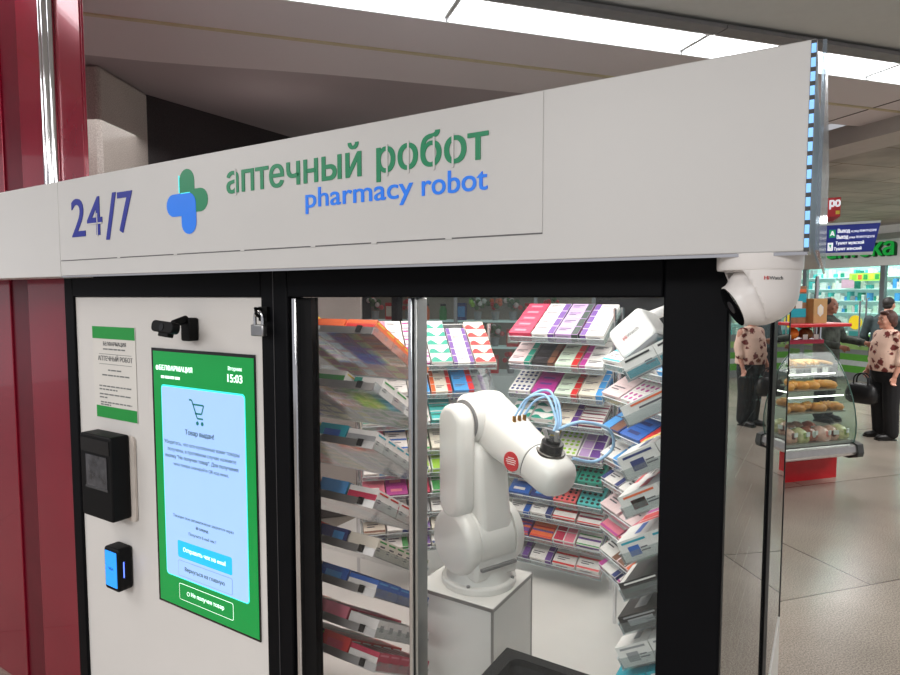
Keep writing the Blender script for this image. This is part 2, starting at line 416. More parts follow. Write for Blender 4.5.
kb(MB().box((-1.171, KY0, .36), (-.2485, KY0 + .06, .62), frame_black), 'lower_rail', bevel=.004)
# window: chrome-edged glass, and the sliding leaf (reflected haze put into its material) with its bright upright
mb = MB(); mb.box((-1.166, 1.118, .622), (-1.150, 1.15, 1.796), chrome); kb(mb, 'window_trim', bevel=.003)
kb(MB().box((-1.150, 1.135, .622), (-1.112, 1.16, 1.796), black_plastic), 'window_gasket')
kb(MB().box((-.80, 1.128, .622), (-.2485, 1.134, 1.797), glass_front), 'window_glass')
kb(MB().box((-1.112, 1.150, .622), (-.802, 1.156, 1.797), glass_haze), 'sliding_glass')
mb = MB(); mb.box((-.8105, 1.13, .622), (-.7990, 1.175, 1.796), chrome); mb.box((-.7985, 1.132, .622), (-.7935, 1.175, 1.796), black_plastic); mb.box((-.7930, 1.13, .622), (-.7855, 1.172, 1.796), brushed)
kb(mb, 'sliding_glass_edge', bevel=.002)
kb(MB().cyl((-.802, 1.165, 1.735), (-.802, 1.165, 1.797), .010, steel, seg=14), 'edge_clamp', smooth=40)

# ------------------------------------------------------------------ sign fascia
green_l = mat('sign_green', (0, 116, 76), .4, emit=.3, vary=.02)
blue_l = mat('sign_blue', (14, 116, 228), .4, emit=.25, vary=.02)
navy_l = mat('sign_navy', (10, 30, 140), .4, emit=.12, vary=.02)
cyan_e = mat('sign_edge_cyan', (70, 220, 225), .4, emit=.8, vary=.0)
fas = thing('sign_fascia', 'long white illuminated sign board over the kiosk reading 24/7 and pharmacy robot', 'sign', (-1.2, 1.05, 1.86))
def fb(mb, name, **k):
    o = mb.build(name, fas, **k); o.matrix_parent_inverse = M.Translation(fas.location).inverted(); return o
fb(MB().box((-2.040, 1.0, 1.8625), (-.028, 1.10, 2.1515), fascia_white), 'front_panel', bevel=.002)
fb(MB().box((-4.2, 1.0, 1.860), (-2.0425, 1.10, 2.1515), fascia_white), 'left_panel', bevel=.002)
fb(MB().box((-2.036, .9985, 1.910), (-.4295, 1.0005, 2.149), fascia_white), 'cover_sheet')
groove = mat('groove_grey', (96, 96, 98), .5)
mb = MB(); mb.box((-2.036, .9988, 1.9075), (-.4295, 1.0002, 1.9098), groove)
for x in (-1.72, -1.46, -1.2, -.97, -.8, -.62): mb.box((x - .007, .9980, 1.9065), (x + .007, .9995, 1.9105), fascia_white)
fb(mb, 'groove_strip')
fb(MB().box((-2.04, 1.0005, 1.8575), (-.03, 1.012, 1.8622), chrome), 'bottom_trim')
fb(MB().box((-.40, 1.10, 1.88), (-.03, 2.15, 2.149), fascia_white), 'side_box', bevel=.002)
fb(MB().box((-4.2, 1.10, 1.905), (-.41, 1.20, 2.13), fascia_white), 'top_box')
led = mat('led_ice', (130, 190, 245), .3, emit=.75, vary=0)
mb = MB(); mb.box((-.0350, .9992, 1.862), (-.0282, 1.0005, 2.150), dark_grey); fb(mb, 'led_channel')
for k in range(15):
    z = 1.868 + k * .0189; fb(MB().box((-.0345, .9984, z), (-.0287, .9994, z + .0125), led), 'led_segment')
kk = glassy('acrylic_side', (205, 215, 222), .22, 1.4, rough=.12, mx=.6, bodycol=(200, 212, 225))
fb(MB().prism([(1.004, 1.864), (2.1, 1.864), (2.1, 2.15), (1.004, 2.15)], -.0215, -.0165, kk, M(((0, 1, 0, 0), (1, 0, 0, 0), (0, 0, 1, 0), (0, 0, 0, 1)))), 'side_panel')
# lettering
Yf = .9984
for txt, xa, xb, za, zb in (('2', -1.960, -1.888, 1.978, 2.089), ('4', -1.874, -1.797, 1.978, 2.087), ('/', -1.776, -1.724, 1.962, 2.091), ('7', -1.714, -1.645, 1.978, 2.089)):
    fb(text_mb(txt, navy_l, xa, xb, za, zb, Yf, .0012, bold=.012), 'lettering')
for txt, m_, xa, xb, za, zb, b_, lb in (('аптечный', green_l, -1.249, -.832, 2.046, 2.1165, .018, 'green Cyrillic lettering'), ('робот', green_l, -.790, -.536, 2.0305, 2.1135, .018, 'green Cyrillic lettering'),
        ('pharmacy', blue_l, -.989, -.702, 1.980, 2.0345, .012, 'blue Latin lettering'), ('robot', blue_l, -.680, -.537, 1.993, 2.0345, .012, 'blue Latin lettering')):
    fb(text_mb(txt, m_, xa, xb, za, zb, Yf, .0012, bold=b_), 'lettering', label=lb)
# stencil bridges cut across the round letters
bridges = [(x - .0022, x + .0022, 2.04, 2.102) for x in (-1.217, -.764, -.712, -.652, -.610)] + [(-1.874, -1.797, 2.009, 2.013), (-1.823, -1.819, 1.975, 2.04)]
for x0, x1, z0, z1 in bridges: fb(MB().box((x0, Yf - .0022, z0), (x1, Yf - .0004, z1), fascia_white), 'stencil_bridge')
# plus-shaped emblem: green bent arm and blue bent arm
def pill_L(cx, cz, vert, sgn):
    return None
mb = MB(); w = .030
mb.prism(rrect(-1.4335, 2.012, -1.3735, 2.122, .0295), Yf - .0008, Yf, green_l)
mb.prism(rrect(-1.4335, 2.012, -1.322, 2.070, .0285), Yf - .0010, Yf, green_l)
fb(mb, 'emblem', label='green half of the plus emblem')
mb = MB()
mb.prism(rrect(-1.4275, 1.958, -1.3685, 2.062, .0285), Yf - .0016, Yf - .0010, blue_l)
mb.prism(rrect(-1.488, 2.005, -1.3685, 2.062, .0285), Yf - .0018, Yf - .0010, blue_l)
fb(mb, 'emblem', label='blue half of the plus emblem')
mb = MB(); mb.prism(rrect(-1.4365, 2.064, -1.4330, 2.108, .0017), Yf - .0012, Yf, cyan_e); mb.prism(rrect(-1.428, 2.0612, -1.39, 2.0630, .0008), Yf - .002, Yf - .0015, cyan_e)
fb(mb, 'emblem_glow')

# ------------------------------------------------------------------ things on the service door (door face at Y = 1.12)
YD = 1.119
# notice sheet
green_n = mat('notice_green', (24, 148, 62), .5, vary=.03)
paper = mat('notice_paper', (216, 213, 208), .6, vary=.01)
nt_ = thing('notice_sheet', 'white paper notice with two green bands stuck above the black scanner', 'notice', (-1.975, YD, 1.40))
def ch(par, mb, name, **k):
    o = mb.build(name, par, **k); o.matrix_parent_inverse = par.matrix_basis.inverted() if par.parent is None else M.Identity(4); return o
ch(nt_, MB().box((-2.096, YD - .0012, 1.396), (-1.852, YD, 1.701), paper), 'sheet')
ch(nt_, MB().box((-2.096, YD - .0018, 1.660), (-1.854, YD - .001, 1.7), green_n), 'band'); ch(nt_, MB().box((-2.086, YD - .0018, 1.397), (-1.854, YD - .001, 1.436), green_n), 'band')
g_ink = mat('notice_ink', (112, 116, 116), .6)
for txt, z, s in (('БЕЛФАРМАЦИЯ', 1.638, .017), ('АПТЕЧНЫЙ РОБОТ', 1.588, .021)):
    ch(nt_, text_mb(txt, ink, x0=-1.968, z0=z, y=YD - .0013, depth=.0004, size=s, align='C', bold=.01), 'lettering')
def blur_line(mb, x0, x1, z, h, y, m, seed):
    # a line of print too small to read in the photo: word-long strokes only
    r = random.Random(seed); x = x0
    while x < x1 - .004:
        w = min(r.uniform(.012, .030), x1 - x); mb.box((x, y - .0003, z), (x + w, y, z + h), m); x += w + .004
small = MB()
for k, (x0, x1, z) in enumerate(((-2.035, -1.905, 1.624), (-2.01, -1.93, 1.555), (-2.045, -1.89, 1.538), (-2.065, -1.875, 1.501), (-2.065, -1.96, 1.490), (-2.065, -1.88, 1.474), (-2.065, -2.02, 1.463), (-2.06, -1.88, 1.447), (-2.06, -2.0, 1.439))):
    blur_line(small, x0, x1, z, .0045, YD - .0013, g_ink, k)
ch(nt_, small, 'lettering')
mb = MB(); mb.box((-2.06, YD - .0016, 1.609), (-1.876, YD - .001, 1.6105), g_ink); mb.box((-2.06, YD - .0016, 1.576), (-1.876, YD - .001, 1.5775), g_ink); ch(nt_, mb, 'rule_line')

# touchscreen
ts = thing('touchscreen', 'tall portrait touchscreen with green interface showing a shopping cart', 'screen', (-1.53, YD, .85))
ch(ts, MB().box((-1.764, YD - .004, .848), (-1.302, YD, 1.643), black_gloss), 'bezel')
SG = mat('screen_green', (4, 140, 62), .2, emit=.4, vary=.06, scale=2); SC = mat('screen_card', (160, 198, 248), .2, emit=.45, vary=.01)
SW = mat('screen_white', (225, 250, 240), .3, emit=1.0, vary=0); SB = mat('screen_button', (30, 168, 242), .2, emit=.8, vary=.0); ST = mat('screen_text', (58, 88, 112), .3, emit=.12, vary=0); SCY = mat('screen_cyan', (60, 226, 222), .2, emit=.8, vary=0)
STl = mat('screen_teal', (10, 118, 118), .3, emit=.25, vary=0)
ys = YD - .004
disp = ch(ts, MB().box((-1.754, ys - .0012, .855), (-1.305, ys, 1.634), SG), 'display')
def dch(mb, name, **k):
    o = mb.build(name, disp, **k); o.matrix_parent_inverse = M.Translation(ts.location).inverted().inverted() @ M.Identity(4); o.matrix_parent_inverse = M.Identity(4); return o
y1 = ys - .0014
dch(MB().prism(rrect(-1.7175, .945, -1.341, 1.534, .012), y1 - .0003, y1 + .0003, SCY), 'card_rim')
y2 = y1 - .0005
dch(MB().prism(rrect(-1.7145, .948, -1.344, 1.529, .011), y2 - .0003, y2 + .0003, SC), 'card')
y3 = y2 - .0005
mb = MB()   # shopping cart icon
def seg(mb, x0, z0, x1, z1, w, m, y):
    d = V((x1 - x0, 0, z1 - z0)); n = V((-d.z, 0, d.x)).normalized() * w / 2
    p = [(x0 + n.x, y, z0 + n.z), (x0 - n.x, y, z0 - n.z), (x1 - n.x, y, z1 - n.z), (x1 + n.x, y, z1 + n.z)]; mb.quad(p, m)
cx, cz = -1.553, 1.468
for a in [(-.030, .030, -.018, .030), (-.018, .030, .006, -.022), (-.014, .018, .036, .018), (.036, .018, .026, -.008), (.026, -.008, -.004, -.008), (.006, -.022, .032, -.022)]:
    seg(mb, cx + a[0], cz + a[1], cx + a[2], cz + a[3], .005, STl, y3)
for dx in (.006, .028): mb.prism([(cx + dx + .006 * cos(R(t)), cz - .036 + .006 * sin(R(t))) for t in range(0, 360, 30)], y3 - .0004, y3, STl)
dch(mb, 'cart_icon')
pl = MB(); pl.box((-1.7395, y1 - .0008, 1.5795), (-1.7275, y1, 1.5885), SW); pl.box((-1.7375, y1 - .0008, 1.577), (-1.7295, y1, 1.591), SW); dch(pl, 'emblem')
for txt, xa, xb, z, m, b in (
    ('БЕЛФАРМАЦИЯ', -1.724, -1.566, 1.5745, SW, .03), ('Вторник', -1.408, -1.351, 1.593, SW, .01), ('15:03', -1.411, -1.351, 1.563, SW, .03),
    ('Товар выдан!', -1.605, -1.475, 1.389, ST, .02), ('Убедитесь, что все купленные вами товары', -1.708, -1.368, 1.353, ST, .0), ('получены, в противном случае нажмите', -1.692, -1.382, 1.332, ST, .0),
    ('кнопку "Не получен товар". Для получения', -1.704, -1.374, 1.311, ST, .008), ('чека товара сканируйте QR код ниже.', -1.665, -1.415, 1.290, ST, .0),
    ('Текущее окно автоматически закроется через', -1.675, -1.400, 1.131, ST, .0), ('60 секунд', -1.568, -1.512, 1.111, ST, .025), ('Получите E-mail чек !', -1.602, -1.478, 1.086, ST, .0)):
    dch(text_mb(txt, m, x0=xa, x1=xb, z0=z, y=y3 if m is ST else y1, depth=.0003, bold=b), 'lettering')
sp_ = MB(); blur_line(sp_, -1.716, -1.625, 1.553, .008, y1, SW, 3); dch(sp_, 'lettering')
# three buttons
def button(z0, z1, fill, rim, txt, tm, yb, xa, xb):
    mb = MB(); mb.prism(rrect(-1.657, z0, -1.410, z1, .006), yb - .0003, yb, rim); mb.prism(rrect(-1.6555, z0 + .0015, -1.4115, z1 - .0015, .005), yb - .0005, yb - .0002, fill)
    dch(mb, 'button'); dch(text_mb(txt, tm, x0=xa, x1=xb, z0=(z0 + z1) / 2 - .008, y=yb - .0006, depth=.0003, bold=.012), 'lettering')
button(1.012, 1.064, SB, SB, 'Отправить чек на email', SW, y3, -1.630, -1.438)
button(.954, 1.003, SC, mat('button_rim', (128, 158, 200), .3, emit=.3), 'Вернуться на главную', ST, y3, -1.625, -1.443)
button(.879, .930, SG, SW, 'Не получен товар', SW, y1, -1.600, -1.450)
mb = MB()
mb.tube([(-1.613 + .006 * cos(R(t)), y1 - .0008, .9045 + .006 * sin(R(t))) for t in range(0, 361, 30)], .0008, SW, 6); dch(mb, 'round_icon')

# passport scanner (black box with a glass mouth)
sc = thing('document_scanner', 'black box document scanner with small dark glass window on the white door', 'scanner', (-1.977, 1.117, 1.086))
ch(sc, MB().prism(rrect(-2.085, 1.075, -1.868, 1.352, .015), 1.111, 1.118, mat('plate_beige', (205, 196, 188), .5)), 'back_plate')
mb = MB(); mb.prism(rrect(-2.070, 1.086, -1.891, 1.358, .010), 1.050, 1.111, black_plastic); ch(sc, mb, 'housing', bevel=.005)
mb = MB(); mb.box((-2.062, 1.0485, 1.30), (-1.90, 1.051, 1.345), black_gloss); ch(sc, mb, 'top_strip')
ch(sc, MB().box((-2.035, 1.0478, 1.190), (-1.915, 1.051, 1.292), mat('scanner_glass', (66, 66, 70), .1, vary=.5, scale=30)), 'glass_window')
ch(sc, MB().box((-2.04, 1.0470, 1.183), (-1.912, 1.050, 1.190), dark_grey), 'window_rim')
# card terminal
ct = thing('card_terminal', 'small black card reader with glowing blue display below the document scanner', 'card reader', (-1.95, 1.117, .847))
mb = MB(); mb.prism(rrect(-1.990, .847, -1.908, .989, .012), 1.070, 1.1185, black_plastic); ch(ct, mb, 'body', bevel=.006)
ch(ct, MB().prism(rrect(-1.982, .860, -1.917, .977, .003), 1.0690, 1.0702, mat('pay_blue', (32, 136, 235), .2, emit=.9, vary=.02)), 'display')
ch(ct, text_mb('VISA', mat('pay_text', (20, 50, 120), .3), x0=-1.963, x1=-1.936, z0=.915, y=1.0688, depth=.0003), 'lettering')
ch(ct, MB().box((-1.9088, 1.086, .893), (-1.9070, 1.089, .945), mat('slot_blue', (90, 120, 255), .2, emit=2.5, vary=0)), 'slot_light')
# webcam on its bracket
wc = thing('webcam', 'black webcam on a swivel bracket above the touchscreen', 'webcam', (-1.55, 1.117, 1.70))
mb = MB(); mb.prism(rrect(-1.577, 1.672, -1.537, 1.738, .006), 1.088, 1.1185, black_plastic); ch(wc, mb, 'bracket', bevel=.003)
ch(wc, MB().cyl((-1.557, 1.095, 1.735), (-1.548, 1.045, 1.722), .011, black_plastic, seg=16, bev=.003), 'swivel_arm', smooth=40)
Tw = M.Translation((-1.560, 1.030, 1.713)) @ M.Rotation(R(-10), 4, 'X') @ M.Rotation(R(4), 4, 'Y')
mb = MB(); mb.prism(rrect(-.050, -.015, .050, .017, .014), -.012, .012, black_plastic, Tw); ch(wc, mb, 'body', bevel=.003)
mb = MB(); mb.cyl(Tw @ V((0, -.0135, 0)), Tw @ V((0, -.010, 0)), .010, black_gloss, seg=20); ch(wc, mb, 'lens', smooth=40)
mb = MB(); mb.box((-.022, -.006, -.026), (.024, .014, -.012), black_plastic, Tw); ch(wc, mb, 'clip', bevel=.003)
# padlock with hasp
pk = thing('padlock', 'small steel padlock hanging on the black frame right of the screen', 'padlock', (-1.245, 1.10, 1.70))
mb = MB(); mb.box((-1.272, 1.078, 1.697), (-1.226, 1.094, 1.727), steel); ch(pk, mb, 'body', bevel=.003)
mb = MB(); mb.tube([(-1.263, 1.086, 1.725), (-1.263, 1.086, 1.745)] + [(-1.249 - .014 * cos(R(t)), 1.086, 1.745 + .016 * sin(R(t))) for t in range(20, 180, 20)] + [(-1.235, 1.086, 1.745), (-1.235, 1.086, 1.725)], .0042, chrome, 10); ch(pk, mb, 'shackle', smooth=60)
ch(pk, text_mb('ARC', mat('lock_mark', (220, 210, 190), .4), x0=-1.257, x1=-1.242, z0=1.710, y=1.0778, depth=.0004), 'lettering') if False else None
hs = MB(); hs.box((-1.268, 1.102, 1.735), (-1.236, 1.110, 1.772), black_plastic); hs.tube([(-1.258, 1.104, 1.765), (-1.258, 1.083, 1.768), (-1.250, 1.078, 1.756), (-1.250, 1.086, 1.748), (-1.250, 1.104, 1.746)], .004, black_plastic, 8)
o = hs.build('lock_hasp', smooth=40); tag(o, 'black hasp loop on the frame that the padlock hangs through', 'hasp')
o.location = (0, 0, 0)

# ------------------------------------------------------------------ dome security camera under the sign corner
dc = thing('dome_camera', 'white dome security camera mounted under the right corner of the sign', 'security camera', (-.095, 1.056, 1.8625))
camw = mat('camera_white', (232, 228, 226), .32, vary=.01)
o = MB().lathe([(.0001, 0), (.0600, 0), (.0600, -.020), (.0590, -.0235), (.0575, -.024)], camw, seg=48).build('mounting_ring', dc, smooth=35)
d = V((-.80, -.36, -.46)).normalized(); bc0 = V((0, 0, -.060))
cap = MB(); prof = [(.0576, -.0235), (.0572, -.036), (.0562, -.048)]
for t in range(0, 91, 6): prof.append((max(.0555 * cos(R(t)), .0004), -.056 - .050 * sin(R(t))))
cap.lathe(prof, camw, seg=64); me = cap.mesh('dome')
bm = bmesh.new(); bm.from_mesh(me); bmesh.ops.bisect_plane(bm, geom=bm.verts[:] + bm.edges[:] + bm.faces[:], plane_co=bc0 + d * .017, plane_no=d, clear_outer=True)
bm.to_mesh(me); bm.free(); me.polygons.foreach_set('use_smooth', [True] * len(me.polygons)); me.set_sharp_from_angle(angle=R(40))
o = bpy.data.objects.new('dome', me); col.objects.link(o); o.parent = dc; q = o.modifiers.new('s', 'SOLIDIFY'); q.thickness = .003; q.offset = -1
Te = M.Translation(bc0) @ d.to_track_quat('Z', 'Y').to_matrix().to_4x4()
ball = MB(); ball.lathe([(.0005, -.048)] + [(.048 * cos(R(t)), .048 * sin(R(t))) for t in range(-80, 44, 8)] + [(.0345, .0355), (.0340, .0405), (.0325, .042)], camw, Te, 48); ball.build('eyeball', dc, smooth=50)
fw = MB(); fw.lathe([(.0001, .0405), (.0322, .0405), (.0322, .0425), (.030, .0432), (.0001, .0438)], black_gloss, Te, 40); fw.build('lens_window', dc, smooth=50)
fw = MB(); fw.lathe([(.0001, .0436), (.010, .0436), (.010, .0446), (.0001, .0446)], dark_grey, Te, 30); fw.build('lens', dc, smooth=50)
# maker's lettering wrapped round the dome
tmp = text_mb('Hi', red, x0=0, x1=.0062, z0=-.0388, y=0, depth=.0006, bold=.02); tmp = text_mb('Watch', ink, x0=.0068, x1=.0255, z0=-.0388, y=0, depth=.0006, mb=tmp)
a0 = R(-78)
tmp.v = [((.0577 - y) * cos(a0 + x / .057), (.0574 - y) * sin(a0 + x / .057), z) for x, y, z in tmp.v]
tmp.build('lettering', dc)

# ------------------------------------------------------------------ robot pedestal + robot arm
FZ = .56
ped = thing('robot_pedestal', 'white box pedestal with metal edge strips carrying the robot arm', 'pedestal', (-.95, 1.69, FZ))
h = .885 - FZ
ped_m = mat('pedestal_white', (226, 222, 218), .35, vary=.02)
MB().box((-.139, -.139, 0), (.139, .139, h - .012), ped_m).build('panel', ped, bevel=.002)
MB().box((-.14, -.14, h - .012), (.14, .14, h), robot_white).build('top_plate', ped, bevel=.002)
edge_m = mat('edge_strip', (150, 146, 144), .35, .6)
for sx in (-1, 1):
    for sy in (-1, 1): MB().box((sx * .14 - (.006 if sx > 0 else 0) - .0006 * (sx < 0), sy * .14 - (.006 if sy > 0 else 0) - .0006 * (sy < 0), 0), (sx * .14 + (.006 if sx < 0 else 0) + .0006 * (sx > 0), sy * .14 + (.006 if sy < 0 else 0) + .0006 * (sy > 0), h - .013), edge_m).build('corner_strip', ped)
for sy in (-1, 1): MB().box((-.1405, sy * .1408 - .001, h - .012), (.1405, sy * .1408 + .001, h - .001), edge_m).build('edge_strip', ped)
for sx in (-1, 1): MB().box((sx * .1408 - .001, -.1405, h - .012), (sx * .1408 + .001, .1405, h - .001), edge_m).build('edge_strip', ped)

# robot frame: local x = reach direction g, local y = joint axis e, z up
GA = math.atan2(-.396, .9186)
rob = thing('articulated_robot', 'white six-axis robot arm with black gripper flange on a white pedestal', 'robot arm', (-.937, 1.695, .885), GA)
rw = robot_white
def rot_y(p, a): return (p[0] * cos(a) + p[2] * sin(a), p[1], -p[0] * sin(a) + p[2] * cos(a))
mb = MB(); mb.lathe([(.001, 0), (.118, 0), (.120, .004), (.120, .018), (.117, .022), (.106, .024), (.102, .032), (.098, .060), (.094, .10)], rw, seg=56); mb.build('base', rob, smooth=35)
for a in (35, 125, 215, 305): MB().cyl((.111 * cos(R(a)), .111 * sin(R(a)), .020), (.111 * cos(R(a)), .111 * sin(R(a)), .028), .006, steel, seg=10).build('bolt', rob, smooth=40)
SZ, SX = .150, .0
# shoulder: side covers are domed discs, the barrel between
def disc(y0, y1, r, rd, cx, cz, m, dome=.02, sq=1.0, seg=48):
    mb = MB(); s = 1 if y1 > y0 else -1; L = abs(y1 - y0)
    pr = [(rd * .2, 0), (r, 0), (r, L - dome)] + [(r - dome + dome * cos(R(t)), L - dome + dome * sin(R(t))) for t in range(15, 91, 15)] + [(.001, L)]
    mb.lathe(pr, m, M.Translation((cx, y0, cz)) @ M.Rotation(-s * pi / 2, 4, 'X'), seg); return mb
disc(-.072, -.116, .106, .108, SX, SZ, rw, .026).build('shoulder_cover', rob, smooth=40)
disc(.072, .114, .106, .108, SX, SZ, rw, .026).build('shoulder_cover', rob, smooth=40)
mb = MB(); mb.cyl((SX, -.074, SZ), (SX, .074, SZ), .104, rw, seg=48); mb.box((-.094, -.085, .04), (.094, .085, SZ), rw)
mb.build('shoulder', rob, smooth=40, bevel=.012)
MB().box((.0, -.068, SZ - .072), (.1065, .068, SZ - .064), robot_shade).build('shoulder_gap', rob)
# lower arm: broad tapering link rising to the elbow
EX, EZ = -.005, .520
def link(pts, y0, y1, m, bev, name, smooth=35):
    mb = MB(); mb.prism(pts, y0, y1, m); return mb.build(name, rob, bevel=bev, seg=4)
def hull2(c0, r0, c1, r1, n=16):
    """outline of two circles joined by tangents in (x, z)"""
    d = V((c1[0] - c0[0], c1[1] - c0[1])); L = d.length; a = math.atan2(d.y, d.x); b = math.acos(max(-1, min(1, (r0 - r1) / L)))
    p = []
    for k in range(n + 1):
        t = a + b + (2 * pi - 2 * b) * k / n; p.append((c0[0] + r0 * cos(t), c0[1] + r0 * sin(t)))
    for k in range(n + 1):
        t = a - b + 2 * b * k / n; p.append((c1[0] + r1 * cos(t), c1[1] + r1 * sin(t)))
    return p
link(hull2((SX, SZ), .098, (EX, EZ - .12), .075), -.060, .066, rw, .022, 'lower_arm')
link(hull2((SX - .005, SZ + .13), .060, (EX, EZ), .062), -.118, -.052, rw, .020, 'arm_cover')
# elbow housing and forearm
mb = MB(); mb.cyl((EX, -.056, EZ + .01), (EX, .090, EZ + .01), .078, rw, seg=48, bev=.016); mb.build('elbow', rob, smooth=40)
mb = MB(); mb.cyl((EX, -.058, EZ + .005), (EX, -.052, EZ + .005), .066, robot_shade, seg=40); mb.build('elbow_gap', rob, smooth=40)
FD = V((.275, 0, -.108)); FL = FD.length; fa = math.atan2(-FD.z, FD.x)
def fring(t, w, hgt, cy, up, n=28, p=2.6):
    c = V((EX, 0, EZ + .01)) + FD * t; r = []
    nx = V((sin(fa), 0, cos(fa)))
    for k in range(n):
        a = 2 * pi * k / n; ca, sa = cos(a), sin(a)
        x = math.copysign(abs(ca) ** (2 / p), ca) * w; y = math.copysign(abs(sa) ** (2 / p), sa) * hgt
        q = c + V((0, cy + x, 0)) + nx * (y + up); r.append(tuple(q))
    return r
mb = MB(); mb.rings([fring(-.20, .040, .045, .034, 0), fring(-.17, .058, .066, .034, 0), fring(-.08, .072, .080, .034, 0), fring(.05, .075, .082, .034, .0), fring(.22, .073, .080, .034, -.002), fring(.42, .071, .076, .034, -.004),
    fring(.62, .067, .068, .034, -.004), fring(.80, .064, .062, .034, -.002), fring(.86, .063, .060, .034, 0)], rw); mb.build('forearm', rob, smooth=50)
WC = V((EX, .034, EZ + .01)) + FD
mb = MB(); mb.rings([fring(.875, .0625, .060, .034, 0), fring(.95, .0635, .060, .034, 0), fring(1.10, .063, .058, .034, 0), fring(1.19, .058, .053, .034, 0), fring(1.24, .048, .043, .034, 0), fring(1.265, .028, .026, .034, 0)], rw); mb.build('wrist', rob, smooth=50)
mb = MB(); mb.rings([fring(.858, .0615, .0590, .034, 0), fring(.878, .0615, .0590, .034, 0)], robot_shade); mb.build('wrist_gap', rob, smooth=50)
up = V((sin(fa), 0, cos(fa))).normalized(); up = (up * .9 + V((0, 0, .25))).normalized()
f0 = WC + up * .050 - V((.0, 0, 0))
mb = MB(); mb.cyl(f0 - up * .004, f0 + up * .010, .042, mat('flange_steel', (92, 88, 84), .25, .9), seg=32, bev=.002); mb.build('flange', rob, smooth=40)
mb = MB(); mb.cyl(f0 + up * .010, f0 + up * .036, .032, mat('gunmetal', (44, 42, 42), .28, .8), seg=32, bev=.002); mb.cyl(f0 + up * .036, f0 + up * .044, .021, black_plastic, seg=24); mb.build('tool_changer', rob, smooth=40)
mb = MB()
for dx, dy in ((-.012, -.01), (.0, .012), (.014, -.004)): mb.cyl(f0 + up * .042 + V((dx, dy, 0)), f0 + up * .072 + V((dx * 1.6 - .01, dy * 1.6, 0)), .006, brushed, seg=12)
mb.cbox(tuple(f0 + up * .066 + V((-.022, 0, 0))), (.05, .014, .012), steel); mb.cbox(tuple(f0 + up * .075 + V((-.02, .015, 0))), (.046, .010, .008), chrome); mb.build('gripper', rob, smooth=40)
# air fittings and pale blue hoses
q0 = V((EX, .034, EZ + .01)) + FD * .48 + V((sin(fa), 0, cos(fa))) * .068
mb = MB()
for dy in (-.02, .0, .02): mb.cyl(q0 + V((0, dy, -.01)), q0 + V((0, dy, .016)), .006, mat('brass', (176, 130, 66), .3, .9), seg=10)
mb.build('air_fitting', rob, smooth=40)
hose = mat('hose_blue', (150, 188, 224), .25, vary=.02)
def bez(p, n=10):
    p = [V(q) for q in p]; o = []
    for k in range(n * (len(p) - 1) + 1):
        t = k / n; i = min(int(t), len(p) - 2); u = t - i
        a, b, c, d = p[max(i - 1, 0)], p[i], p[i + 1], p[min(i + 2, len(p) - 1)]
        o.append(.5 * ((2 * b) + (-a + c) * u + (2 * a - 5 * b + 4 * c - d) * u * u + (-a + 3 * b - 3 * c + d) * u ** 3))
    return o
top = f0 + up * .07
for dy, hh in ((-.018, .085), (.0, .095), (.02, .075)):
    MB().tube(bez([q0 + V((0, dy, .014)), q0 + V((.02, dy + .03, hh * .8)), q0 + V((.09, dy + .04, hh)), top + V((-.01, dy * .5 + .02, .03)), top + V((0, dy * .4, 0))]), .0038, hose, 8).build('air_hose', rob, smooth=60)
MB().tube(bez([top + V((.0, .01, .004)), top + V((.04, .06, .025)), top + V((.07, .14, .0)), top + V((.06, .17, -.06)), top + V((.03, .13, -.10)), top + V((.01, .06, -.085))]), .0048, hose, 8).build('air_hose', rob, smooth=60)
# red round maker's badge on the forearm side
bc = V((EX, 0, EZ + .01)) + FD * .74 + V((sin(fa), 0, cos(fa))) * -.016; by = .034 - .0655
Tb = M.Translation((bc.x, by, bc.z)) @ M.Rotation(R(6), 4, 'Z')
badge = MB(); badge.prism([(.029 * cos(R(t)), .029 * sin(R(t))) for t in range(0, 360, 12)], -.002, .004, red, Tb); bd = badge.build('badge', rob)
bl = text_mb('estun', mat('badge_white', (240, 225, 222), .4), x0=-.019, x1=.019, z0=-.004, y=-.0022, depth=.0004, T=Tb) if False else MB()
for k, (za, xa) in enumerate(((.010, .012), (.004, .019), (-.002, .019), (-.008, .015))): bl.box((-xa, -.0027, za), (xa, -.0018, za + .0022), mat('badge_white', (240, 225, 222), .4), Tb)
bl.build('badge_mark', bd)

# black collection chute below the window, with a round-cornered mouth
tr = thing('collection_tray', 'black plastic delivery chute with round-cornered recess below the robot', 'delivery chute', (-.54, 1.275, FZ))
hx, hy, hz = .136, .097, .34
n = 6
outer = rrect(-hx, -hy, hx, hy, .004, n); inner = rrect(-hx + .033, -hy + .028, hx - .033, hy - .028, .028, n); deep = rrect(-hx + .045, -hy + .040, hx - .045, hy - .040, .022, n)
L = len(outer)
vs = [(x, y, z) for ring, z in ((outer, 0), (outer, hz), (inner, hz), (inner, hz - .018), (deep, hz - .05)) for x, y in ring]
fs = [(i * L + k, i * L + (k + 1) % L, (i + 1) * L + (k + 1) % L, (i + 1) * L + k) for i in range(4) for k in range(L)]
mb = MB(); mb.add(vs, fs, black_plastic); mb.build('housing', tr)
mb = MB(); mb.prism(deep, -.003, 0, mat('chute_steel', (120, 124, 124), .35, .5), M.Translation((0, 0, hz - .05)) @ M.Rotation(pi / 2, 4, 'X')); mb.build('recess_bottom', tr)

